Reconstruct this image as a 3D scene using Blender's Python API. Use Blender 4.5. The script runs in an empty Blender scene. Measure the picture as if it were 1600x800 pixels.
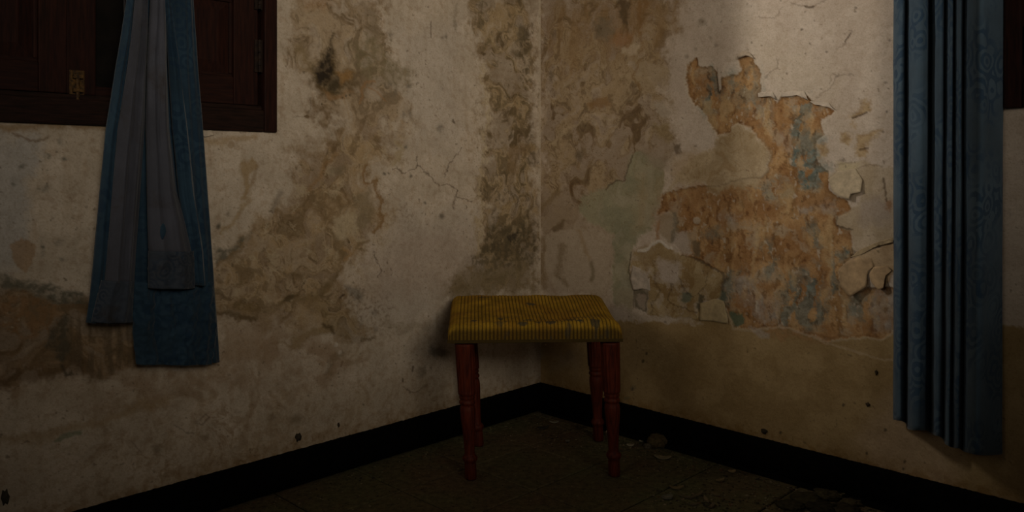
import bpy, bmesh, math, random
import numpy as np
from mathutils import Vector

random.seed(7)
SC = bpy.context.scene
COL = SC.collection

# ------------------------------------------------------------------ camera
# room frame: K = bottom of the corner, L runs along the left wall, R along the right wall
F, PX, HY, CH = 1250.0, 800.0, 269.0, 1.0
K = np.array([0.121, 3.37, 0.0])
L = np.array([-0.7034, -0.7108, 0.0]); L /= np.linalg.norm(L)
R = np.array([0.7108, -0.7034, 0.0]); R /= np.linalg.norm(R)

cam = bpy.data.cameras.new('camera')
cam.sensor_width = 36.0
cam.lens = 36.0 * F / 1600.0
cam.shift_y = -(400.0 - HY) / 1600.0
cam.clip_start = 0.02
camo = bpy.data.objects.new('camera', cam)
camo.location = (0, 0, CH); camo.rotation_euler = (math.pi / 2, 0, 0)
COL.objects.link(camo); SC.camera = camo

# ------------------------------------------------------------------ world, lights, exposure
w = bpy.data.worlds.new('world'); SC.world = w; w.use_nodes = True
bg = w.node_tree.nodes['Background']
bg.inputs[0].default_value = (1.0, 0.86, 0.72, 1); bg.inputs[1].default_value = 0.027

def area(name, loc, aim, sx, sy, power, color, spread):
    ld = bpy.data.lights.new(name, 'AREA'); ld.shape = 'RECTANGLE'
    ld.size = sx; ld.size_y = sy; ld.energy = power; ld.color = color; ld.spread = math.radians(spread)
    o = bpy.data.objects.new(name, ld); COL.objects.link(o)
    o.location = loc
    o.rotation_euler = (Vector(aim) - Vector(loc)).to_track_quat('-Z', 'Y').to_euler()
    return o

def W(s, r, z):
    p = K + s * L + r * R
    return (float(p[0]), float(p[1]), float(z))

# daylight from the opening across the room (behind the camera), falling on the left wall
area("daylight_across_room", W(2.4, 4.1, 2.25), W(0.62, 0.0, 1.6), 2.0, 1.3, 6.2, (1.0, 0.90, 0.76), 45)
# daylight through the open upper half of the left window, falling on the right wall
area("daylight_left_window", W(2.05, -0.55, 2.3), W(0.0, 1.38, 1.3), 0.07, 1.6, 19.5, (1.0, 0.92, 0.82), 100)

# weak fill lamp added behind the camera's left shoulder to brighten the right wall
area('fill_right_wall', W(4.1, 0.7, 2.0), W(0.0, 0.42, 1.2), 1.4, 1.2, 1.2, (1.0, 0.88, 0.72), 44)

vs = SC.view_settings
vs.view_transform = 'Standard'; vs.look = 'None'; vs.gamma = 1.0; vs.use_curve_mapping = False
vs.exposure = 0.0
SC.cycles.use_denoising = True
SC.cycles.max_bounces = 6

# ------------------------------------------------------------------ helpers
def ray(px, py):
    return np.array([(px - PX) / F, 1.0, (HY - py) / F])
CAMP = np.array([0, 0, CH])
def on_left(px, py, n=0.0):           # point on the plane r = n
    d = ray(px, py); t = ((K + n * R - CAMP) @ R) / (d @ R); return CAMP + t * d
def on_right(px, py, n=0.0):          # point on the plane s = n
    d = ray(px, py); t = ((K + n * L - CAMP) @ L) / (d @ L); return CAMP + t * d
def on_floor(px, py, z=0.0):
    d = ray(px, py); t = (z - CH) / d[2]; return CAMP + t * d
def s_of(px): return float((on_left(px, 300) - K) @ L)
def r_of(px): return float((on_right(px, 300) - K) @ R)

def setp(o, label=None, cat=None, group=None, kind=None):
    if label: o['label'] = label
    if cat: o['category'] = cat
    if group: o['group'] = group
    if kind: o['kind'] = kind
    return o

def empty(name, loc=(0, 0, 0), **kw):
    o = bpy.data.objects.new(name, None); o.location = loc; o.empty_display_size = 0.1
    COL.objects.link(o); return setp(o, **kw)

def origin_of(parent):
    p = Vector((0, 0, 0))
    while parent is not None:
        p += parent.location; parent = parent.parent
    return p

def link_mesh(name, me, mat, parent=None, loc=None, smooth=True, **kw):
    """me holds world coordinates; the object is placed at loc (or at its parent)"""
    o = bpy.data.objects.new(name, me); COL.objects.link(o)
    base = origin_of(parent)
    if parent is None and loc is not None:
        base = Vector(loc); o.location = base
    if base.length > 0:
        from mathutils import Matrix
        me.transform(Matrix.Translation(-base))
    if parent is not None: o.parent = parent
    if mat is not None: me.materials.append(mat)
    if smooth and len(me.polygons):
        me.polygons.foreach_set('use_smooth', [True] * len(me.polygons))
    return setp(o, **kw)

def mesh(name, verts, faces):
    me = bpy.data.meshes.new(name)
    me.from_pydata([tuple(map(float, v)) for v in verts], [], faces); me.update(); return me

def grid_mesh(name, P):
    """P: (ny, nx, 3) array -> quad grid"""
    ny, nx = P.shape[:2]
    idx = np.arange(ny * nx).reshape(ny, nx)
    q = np.stack([idx[:-1, :-1], idx[:-1, 1:], idx[1:, 1:], idx[1:, :-1]], -1).reshape(-1, 4)
    return quads(name, P.reshape(-1, 3), q)

def quads(name, V, q):
    me = bpy.data.meshes.new(name)
    me.vertices.add(len(V)); me.vertices.foreach_set('co', np.asarray(V, np.float32).ravel())
    me.loops.add(q.size); me.loops.foreach_set('vertex_index', q.astype(np.int32).ravel())
    me.polygons.add(len(q))
    me.polygons.foreach_set('loop_start', np.arange(0, q.size, 4, dtype=np.int32))
    me.update(calc_edges=True); me.validate(); return me

def box_pts(s0, s1, r0, r1, z0, z1):
    return [W(s, r, z) for z in (z0, z1) for (s, r) in ((s0, r0), (s1, r0), (s1, r1), (s0, r1))]
BF = [(0, 3, 2, 1), (4, 5, 6, 7), (0, 1, 5, 4), (1, 2, 6, 5), (2, 3, 7, 6), (3, 0, 4, 7)]

def bevel_me(me, w, seg=2):
    bm = bmesh.new(); bm.from_mesh(me)
    bmesh.ops.recalc_face_normals(bm, faces=bm.faces)
    bmesh.ops.bevel(bm, geom=list(bm.edges), offset=w, segments=seg, profile=0.6, affect='EDGES', clamp_overlap=True)
    bm.to_mesh(me); bm.free(); return me

def rbox(name, s0, s1, r0, r1, z0, z1, mat, parent=None, bev=0.003, **kw):
    me = mesh(name, box_pts(min(s0, s1), max(s0, s1), min(r0, r1), max(r0, r1), z0, z1), BF)
    bevel_me(me, bev)
    return link_mesh(name, me, mat, parent, smooth=False, **kw)

def set_col(me, C, name='Col'):
    a = me.attributes.new(name, 'FLOAT_COLOR', 'POINT')
    C4 = np.ones((len(C), 4), np.float32); C4[:, :3] = C
    a.data.foreach_set('color', C4.ravel())

# ---- 2-d gradient noise
rng = np.random.RandomState(11)
PERM = rng.permutation(512)
ANG = rng.rand(512) * 2 * np.pi
GX, GY = np.cos(ANG), np.sin(ANG)
def perlin(x, y):
    xi = np.floor(x).astype(np.int64); yi = np.floor(y).astype(np.int64)
    xf = x - xi; yf = y - yi
    u = xf * xf * xf * (xf * (xf * 6 - 15) + 10); v = yf * yf * yf * (yf * (yf * 6 - 15) + 10)
    def g(ix, iy, dx, dy):
        h = PERM[(PERM[ix & 511] + iy) & 511]
        return GX[h] * dx + GY[h] * dy
    a = g(xi, yi, xf, yf); b = g(xi + 1, yi, xf - 1, yf)
    c = g(xi, yi + 1, xf, yf - 1); d = g(xi + 1, yi + 1, xf - 1, yf - 1)
    return ((a + u * (b - a)) * (1 - v) + (c + u * (d - c)) * v) * 1.5
def fbm(x, y, oct=4, gain=0.5):
    t = np.zeros_like(x); a = 1.0; f = 1.0; tot = 0
    for i in range(oct):
        t += a * perlin(x * f + 17.3 * i, y * f - 9.1 * i); tot += a; a *= gain; f *= 2.03
    return t / tot * 1.35
def sstep(a, b, x):
    t = np.clip((x - a) / (b - a), 0, 1); return t * t * (3 - 2 * t)

# ------------------------------------------------------------------ materials
def mat(name):
    m = bpy.data.materials.new(name); m.use_nodes = True
    nt = m.node_tree; b = nt.nodes['Principled BSDF']
    return m, nt, b
def N(nt, t, **kw):
    n = nt.nodes.new(t)
    for k, v in kw.items():
        if hasattr(n, k): setattr(n, k, v)
    return n
def noise_node(nt, vec, scale, detail=5, rough=0.55, dist=0.0):
    n = N(nt, 'ShaderNodeTexNoise')
    n.inputs['Scale'].default_value = scale; n.inputs['Detail'].default_value = detail
    n.inputs['Roughness'].default_value = rough; n.inputs['Distortion'].default_value = dist
    if vec is not None: nt.links.new(vec, n.inputs['Vector'])
    return n
def ramp(nt, src, stops):
    r = N(nt, 'ShaderNodeValToRGB'); el = r.color_ramp.elements
    while len(el) < len(stops): el.new(0.5)
    for e, (p, c) in zip(el, stops):
        e.position = p; e.color = (*c, 1) if len(c) == 3 else c
    nt.links.new(src, r.inputs[0]); return r
def mixc(nt, fac, a, b, mode='MIX'):
    m = N(nt, 'ShaderNodeMix'); m.data_type = 'RGBA'; m.blend_type = mode
    for sock, v in ((0, fac), (6, a), (7, b)):
        if hasattr(v, 'is_linked'): nt.links.new(v, m.inputs[sock])
        elif isinstance(v, (int, float)): m.inputs[sock].default_value = v
        else: m.inputs[sock].default_value = (*v, 1)
    return m.outputs[2]
def bump(nt, b, h, strength, dist):
    n = N(nt, 'ShaderNodeBump'); n.inputs['Strength'].default_value = strength; n.inputs['Distance'].default_value = dist
    nt.links.new(h, n.inputs['Height']); nt.links.new(n.outputs[0], b.inputs['Normal'])
def pos(nt): return N(nt, 'ShaderNodeNewGeometry').outputs['Position']
def obco(nt): return N(nt, 'ShaderNodeTexCoord').outputs['Object']

def wall_material():
    m, nt, b = mat('aged_plaster')
    at = N(nt, 'ShaderNodeAttribute'); at.attribute_name = 'Col'
    p = pos(nt)
    n1 = noise_node(nt, p, 240, 4, 0.65)
    n2 = noise_node(nt, p, 38, 6, 0.6, 0.6)
    r1 = ramp(nt, n1.outputs[0], [(0.30, (0.88, 0.87, 0.85)), (0.62, (1.04, 1.04, 1.04))])
    r2 = ramp(nt, n2.outputs[0], [(0.30, (0.90, 0.885, 0.86)), (0.65, (1.04, 1.04, 1.04))])
    c = mixc(nt, 1.0, at.outputs['Color'], r1.outputs[0], 'MULTIPLY')
    c = mixc(nt, 1.0, c, r2.outputs[0], 'MULTIPLY')
    nt.links.new(c, b.inputs['Base Color'])
    b.inputs['Roughness'].default_value = 0.85
    b.inputs['Specular IOR Level'].default_value = 0.25
    s = N(nt, 'ShaderNodeMath', operation='ADD'); nt.links.new(n1.outputs[0], s.inputs[0]); nt.links.new(n2.outputs[0], s.inputs[1])
    bump(nt, b, s.outputs[0], 0.30, 0.0014)
    return m
def attr_material(name, rough=0.8, nscale=120, amt=0.25, bumpd=0.001, spec=0.3):
    m, nt, b = mat(name)
    at = N(nt, 'ShaderNodeAttribute'); at.attribute_name = 'Col'
    n1 = noise_node(nt, pos(nt), nscale, 5, 0.65)
    r1 = ramp(nt, n1.outputs[0], [(0.3, (1 - amt,) * 3), (0.68, (1 + amt * .5,) * 3)])
    c = mixc(nt, 1.0, at.outputs['Color'], r1.outputs[0], 'MULTIPLY')
    nt.links.new(c, b.inputs['Base Color']); b.inputs['Roughness'].default_value = rough
    b.inputs['Specular IOR Level'].default_value = spec
    bump(nt, b, n1.outputs[0], 0.4, bumpd)
    return m
def solid(name, c0, c1, scale=30, rough=0.7, spec=0.4, stretch=None, bumpd=0.001, dist=0.0, lo=.35, hi=.68):
    m, nt, b = mat(name)
    v = pos(nt)
    if stretch:
        mp = N(nt, 'ShaderNodeMapping'); mp.inputs['Scale'].default_value = stretch
        nt.links.new(v, mp.inputs['Vector']); v = mp.outputs[0]
    n1 = noise_node(nt, v, scale, 6, 0.62, dist)
    r1 = ramp(nt, n1.outputs[0], [(lo, c0), (hi, c1)])
    nt.links.new(r1.outputs[0], b.inputs['Base Color'])
    b.inputs['Roughness'].default_value = rough; b.inputs['Specular IOR Level'].default_value = spec
    bump(nt, b, n1.outputs[0], 0.4, bumpd)
    return m

M_WALL = wall_material()
M_WOODR = solid('dark_red_shutter_wood', (0.012, 0.004, 0.0025), (0.030, 0.009, 0.005), 14, 0.7, 0.12, (9, 9, 0.9))
M_WOODH = solid('dark_red_rail_wood', (0.012, 0.004, 0.0025), (0.028, 0.009, 0.005), 14, 0.7, 0.12, (0.9, 0.9, 9))
M_WOODB = solid('weathered_frame_wood', (0.010, 0.005, 0.003), (0.026, 0.011, 0.007), 18, 0.75, 0.12, (0.9, 0.9, 9))
M_DARK = solid('dark_gap_black', (0.006, 0.005, 0.004), (0.012, 0.009, 0.007), 20, 0.9, 0.1)  # near-black that stands in for the darkness in the shutter gap
M_BRASS = solid('rusty_brass_bolt', (0.008, 0.005, 0.003), (0.14, 0.068, 0.014), 90, 0.65, 0.2)
M_IRON = solid('rusty_iron_hinge', (0.008, 0.005, 0.004), (0.030, 0.017, 0.010), 70, 0.75, 0.15)
M_BASE = solid('black_skirting_paint', (0.0015, 0.0015, 0.0014), (0.006, 0.0055, 0.005), 60, 0.85, 0.05, None, 0.0015, 0.5, .35, .9)
M_LEG = solid('reddish_turned_wood', (0.042, 0.006, 0.002), (0.125, 0.020, 0.006), 16, 0.6, 0.2, (8, 8, 0.8))
M_CEIL = solid('ceiling_plaster', (0.42, 0.36, 0.29), (0.52, 0.46, 0.38), 3, 0.9)
M_SEAT = attr_material('ribbed_mustard_cloth', 0.95, 220, 0.28, 0.0006, 0.1)
M_CHIP = attr_material('flaked_paint', 0.85, 60, 0.25, 0.001, 0.2)
M_CLOD = attr_material('dry_dirt', 0.95, 90, 0.4, 0.003, 0.1)

def floor_material():
    m, nt, b = mat('dusty_floor_tile')
    p = pos(nt)
    n1 = noise_node(nt, p, 2.6, 5, 0.6); n2 = noise_node(nt, p, 45, 6, 0.7); n3 = noise_node(nt, p, 170, 3, 0.6)
    c1 = ramp(nt, n1.outputs[0], [(0.38, (0.115, 0.110, 0.050)), (0.62, (0.125, 0.088, 0.045))])
    c2 = ramp(nt, n2.outputs[0], [(0.32, (0.45, 0.45, 0.45)), (0.66, (1.15, 1.15, 1.15))])
    c3 = ramp(nt, n3.outputs[0], [(0.30, (0.40, 0.38, 0.35)), (0.42, (1, 1, 1)), (0.70, (1, 1, 1)), (0.80, (1.7, 1.6, 1.4))])
    c = mixc(nt, 1.0, c1.outputs[0], c2.outputs[0], 'MULTIPLY'); c = mixc(nt, 1.0, c, c3.outputs[0], 'MULTIPLY')
    nt.links.new(c, b.inputs['Base Color']); b.inputs['Roughness'].default_value = 0.9
    b.inputs['Specular IOR Level'].default_value = 0.15
    bump(nt, b, n2.outputs[0], 0.4, 0.003)
    return m
M_FLOOR = floor_material()
M_GROUT = solid('dirt_in_floor_joints', (0.005, 0.004, 0.003), (0.012, 0.009, 0.006), 60, 0.95, 0.1)

def fabric(name, base, dark, light, pat_amt, stain=None, pat_scale=17.0):
    """woven cloth with a swirling medallion brocade laid out in UV metres"""
    m, nt, b = mat(name)
    uv = N(nt, 'ShaderNodeUVMap').outputs[0]
    wn = noise_node(nt, uv, 7, 2, 0.5)
    add = N(nt, 'ShaderNodeVectorMath', operation='MULTIPLY_ADD')
    nt.links.new(wn.outputs['Color'], add.inputs[0]); add.inputs[1].default_value = (0.05, 0.05, 0); nt.links.new(uv, add.inputs[2])
    vo = N(nt, 'ShaderNodeTexVoronoi'); vo.inputs['Scale'].default_value = pat_scale; nt.links.new(add.outputs[0], vo.inputs['Vector'])
    ml = N(nt, 'ShaderNodeMath', operation='MULTIPLY'); nt.links.new(vo.outputs['Distance'], ml.inputs[0]); ml.inputs[1].default_value = 22
    sn = N(nt, 'ShaderNodeMath', operation='SINE'); nt.links.new(ml.outputs[0], sn.inputs[0])
    v2 = N(nt, 'ShaderNodeTexVoronoi'); v2.inputs['Scale'].default_value = pat_scale * 4.5; nt.links.new(add.outputs[0], v2.inputs['Vector'])
    su = N(nt, 'ShaderNodeMath', operation='ADD'); nt.links.new(sn.outputs[0], su.inputs[0]); nt.links.new(v2.outputs['Distance'], su.inputs[1])
    pr = ramp(nt, su.outputs[0], [(0.35, (0, 0, 0)), (0.62, (1, 1, 1))])
    zone = noise_node(nt, uv, 6.0, 2, 0.5)
    zr = ramp(nt, zone.outputs[0], [(0.42, (0, 0, 0)), (0.56, (1, 1, 1))])
    zm = N(nt, 'ShaderNodeMath', operation='MULTIPLY'); nt.links.new(pr.outputs[0], zm.inputs[0]); nt.links.new(zr.outputs[0], zm.inputs[1])
    zm2 = N(nt, 'ShaderNodeMath', operation='MULTIPLY'); nt.links.new(zm.outputs[0], zm2.inputs[0]); zm2.inputs[1].default_value = pat_amt
    br = noise_node(nt, uv, 5, 4, 0.6)
    bc = ramp(nt, br.outputs[0], [(0.32, tuple(x * 0.72 for x in base)), (0.68, tuple(x * 1.2 for x in base))])
    c = mixc(nt, zm2.outputs[0], bc.outputs[0], dark)
    # a brighter thread on part of the pattern
    pl = ramp(nt, v2.outputs['Distance'], [(0.02, (1, 1, 1)), (0.12, (0, 0, 0))])
    lz = N(nt, 'ShaderNodeMath', operation='MULTIPLY'); nt.links.new(pl.outputs[0], lz.inputs[0]); nt.links.new(zm2.outputs[0], lz.inputs[1])
    c = mixc(nt, lz.outputs[0], c, light)
    if stain:
        sn2 = noise_node(nt, uv, 6, 6, 0.65, 0.8)
        sr = ramp(nt, sn2.outputs[0], [(0.52, (0, 0, 0)), (0.70, (1, 1, 1))])
        c = mixc(nt, sr.outputs[0], c, stain)
    wv = noise_node(nt, uv, 700, 2, 0.5)
    wr = ramp(nt, wv.outputs[0], [(0.3, (0.86, 0.86, 0.86)), (0.7, (1.1, 1.1, 1.1))])
    c = mixc(nt, 1.0, c, wr.outputs[0], 'MULTIPLY')
    nt.links.new(c, b.inputs['Base Color'])
    b.inputs['Roughness'].default_value = 0.8; b.inputs['Specular IOR Level'].default_value = 0.2
    b.inputs['Sheen Weight'].default_value = 0.15
    cr = noise_node(nt, uv, 26, 4, 0.6, 1.0)
    bump(nt, b, cr.outputs[0], 0.35, 0.006)
    return m
M_BLUE = fabric('blue_brocade_left', (0.020, 0.047, 0.074), (0.008, 0.027, 0.055), (0.05, 0.065, 0.07), 0.7)
M_LINING = fabric('stained_grey_lining', (0.054, 0.056, 0.070), (0.052, 0.053, 0.064), (0.06, 0.06, 0.06), 0.1, (0.036, 0.030, 0.027))
M_HEMB = fabric('blue_grey_hem_brocade', (0.034, 0.042, 0.055), (0.012, 0.024, 0.042), (0.05, 0.045, 0.04), 0.7, (0.030, 0.026, 0.023), 30)
M_BLUER = fabric('faded_blue_brocade_right', (0.062, 0.100, 0.136), (0.022, 0.052, 0.094), (0.12, 0.09, 0.058), 0.85)
# ------------------------------------------------------------------ painted, stained and peeling walls
class Canvas:
    """albedo (col) and relief (h) of a wall surface, one value per vertex"""
    def __init__(self, side, s_, z_):
        self.s, self.z = s_, z_
        P = K[None, :] + (s_[:, None] * (L if side == 'left' else R)[None, :])
        self.X = PX + F * P[:, 0] / P[:, 1]; self.Y = HY - F * (z_ - CH) / P[:, 1]
        o = 0.0 if side == 'left' else 57.0
        self.o = o
        n = len(s_)
        self.col = np.zeros((n, 3)); self.h = np.zeros(n)
        a = s_ + o; b = z_
        self.wx = 0.55 * fbm(a * 9, b * 9, 3) + 0.32 * fbm(a * 34 + 5, b * 34, 3) + 0.16 * fbm(a * 120 + 9, b * 120, 2)
        self.wy = 0.55 * fbm(a * 9 + 41, b * 9 + 3, 3) + 0.32 * fbm(a * 34 + 15, b * 34 + 8, 3) + 0.16 * fbm(a * 120 + 3, b * 120, 2)
        sx = fbm(a * 5 + 71, b * 5 + 2, 3, .45); sy = fbm(a * 5 + 12, b * 5 + 66, 3, .45)
        sx2 = fbm(a * 13 + 1, b * 13 + 52, 2, .45); sy2 = fbm(a * 13 + 92, b * 13 + 16, 2, .45)
        q1 = fbm(a * 4.2 + 1.0 * sx + .35 * sx2 + 31, b * 3.4 + 1.0 * sy + .35 * sy2 + 7, 5, .48)
        q2 = fbm(a * 10 + 1.3 * sx + .5 * sx2 + 61, b * 7.5 + 1.3 * sy + .5 * sy2, 5, .5)
        q3 = fbm(a * 30 + 2.0 * sx2 + 11, b * 26 + 2.0 * sy2, 3, .5)
        e = lambda q, w_: np.exp(-(q / w_) ** 2)
        pr = sstep(-.15, .3, fbm(a * 7 + 3, b * 7 + 77, 3)); pr2 = sstep(-.1, .3, fbm(a * 11 + 43, b * 11 + 7, 3))
        self.fil = np.clip(.95 * e(q1, .04) * (.25 + .75 * pr) + .85 * e(q2, .05) * pr2 + .4 * e(q3, .10) * pr * (1 - pr2), 0, 1)
        self.pal = np.clip(.9 * e(q1 - .11, .05) + .7 * e(q2 - .13, .05), 0, 1)
        self.q1, self.q2, self.q3 = q1, q2, q3
    def stain(self, pts, soft, warp, c0, c1, dark=(.13, .085, .04), rim=(.24, .145, .065), k=.9, lo=.55, fk=.6, rk=.5, pk=.3):
        i, m, d = s = self.poly(pts, soft, warp)
        t = sstep(-.4, .35, self.q1 + .5 * self.q2)
        self.paint(s, lerp(c0, c1, t), k, lo + (1 - lo) * sstep(-.3, .15, self.q2 + .6 * self.q1))
        self.paint((i, m), dark, fk, self.fil * sstep(-.4, .1, self.q1 + .5 * self.q3))
        self.paint((i, m), (.54, .43, .295), pk, self.pal)
        self.paint((i, m), dark, fk * .8, sstep(.12, .42, self.q2 + .25 * self.q3))
        r = np.exp(-((d - .12 * soft) / max(2.5, .14 * soft)) ** 2)
        self.paint((i, r), rim, rk, sstep(-.25, .25, self.q2 + .5 * self.q1))
        self.h[i] -= .0007 * m * self.fil[i]
    def fb(self, sx, sz=None, oct=4, off=0.0, warp=0.0, gain=0.5):
        sz = sx if sz is None else sz
        return fbm((self.s + self.o + warp * self.wx) * sx + off, (self.z + warp * self.wy) * sz + off * 1.7, oct, gain)
    def _sel(self, pts, m):
        pts = np.asarray(pts, float)
        return np.nonzero((self.X > pts[:, 0].min() - m) & (self.X < pts[:, 0].max() + m) &
                          (self.Y > pts[:, 1].min() - m) & (self.Y < pts[:, 1].max() + m))[0]
    def _dist(self, i, pts, closed, warp):
        warp = warp * 1.35 + 1.5
        x = self.X[i] + warp * self.wx[i]; y = self.Y[i] + warp * self.wy[i]
        pts = np.asarray(pts, float); n = len(pts)
        d2 = np.full(len(i), 1e9); inside = np.zeros(len(i), bool)
        for k in range(n if closed else n - 1):
            ax, ay = pts[k]; bx, by = pts[(k + 1) % n]
            ex, ey = bx - ax, by - ay
            t = np.clip(((x - ax) * ex + (y - ay) * ey) / (ex * ex + ey * ey + 1e-9), 0, 1)
            d2 = np.minimum(d2, (x - ax - t * ex) ** 2 + (y - ay - t * ey) ** 2)
            if closed and ey != 0:
                c = ((ay > y) != (by > y)) & (x < ex * (y - ay) / ey + ax)
                inside ^= c
        d = np.sqrt(d2)
        return np.where(inside, d, -d) if closed else d
    def poly(self, pts, soft=4, warp=8):
        i = self._sel(pts, soft + 2.4 * warp + 8); d = self._dist(i, pts, True, warp)
        return i, sstep(-soft * .5, soft * .5, d), d
    def line(self, pts, width=2, soft=2, warp=4):
        i = self._sel(pts, width + soft + 2.4 * warp + 8); d = self._dist(i, pts, False, warp)
        return i, 1 - sstep(max(width * .5 - soft * .5, 0), width * .5 + soft * .5, d), d
    def blob(self, cx, cy, rx, ry=None, rot=0, warp=8, hard=0.55):
        ry = rx if ry is None else ry
        m = max(rx, ry)
        i = self._sel([(cx - m, cy - m), (cx + m, cy + m)], 1.8 * warp + 4)
        x = self.X[i] - cx + warp * self.wx[i]; y = self.Y[i] - cy + warp * self.wy[i]
        c, s = math.cos(math.radians(rot)), math.sin(math.radians(rot))
        q = np.sqrt(((x * c + y * s) / rx) ** 2 + ((-x * s + y * c) / ry) ** 2)
        return i, 1 - sstep(hard, 1.0, q), q
    def paint(self, sel, c, k=1.0, mod=None, h=0.0):
        i, m = sel[0], sel[1] * k
        if mod is not None: m = m * mod[i]
        m = np.clip(m, 0, 1)[:, None]
        c = np.asarray(c)
        if c.ndim == 2: c = c[i]
        self.col[i] = self.col[i] * (1 - m) + c * m
        if h: self.h[i] += h * m[:, 0]
    def mul(self, sel, c, k=1.0, mod=None):
        i, m = sel[0], sel[1] * k
        if mod is not None: m = m * mod[i]
        m = np.clip(m, 0, 1)[:, None]
        self.col[i] *= 1 - m + m * np.asarray(c)
    def crack(self, pts, w=1.6, k=.8, warp=5):
        self.mul(self.line(pts, w, 1.6, warp), (.30, .26, .22), k)
    def all(self): return np.arange(len(self.s)), np.ones(len(self.s))
    def edge_relief(self, sel, depth, rim=None, rimc=(.66, .58, .46), rimk=.6, shade=True):
        """a patch where the paint has come off: sunk by depth, with a pale broken rim"""
        i, m, d = sel
        self.h[i] -= depth * m
        r = np.exp(-((d + 2.0) / 1.8) ** 2)
        self.col[i] = self.col[i] * (1 - rimk * r[:, None]) + np.asarray(rimc) * (rimk * r[:, None])

def P7(*pts): return [(840 + x / 2.857, y / 2.857) for x, y in pts]
def P8(*pts): return [(840 + x / 2.857, 260 + y / 2.857) for x, y in pts]
def P1(*pts): return [(420 + x / 3.636, y / 3.636) for x, y in pts]
def P2(*pts): return [(320 + x / 2.963, 200 + y / 2.963) for x, y in pts]
def P5(*pts): return [(300 + x / 3.81, 430 + y / 3.81) for x, y in pts]

def lerp(a, b, t): return np.asarray(a)[None] * (1 - t[:, None]) + np.asarray(b)[None] * t[:, None]

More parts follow.
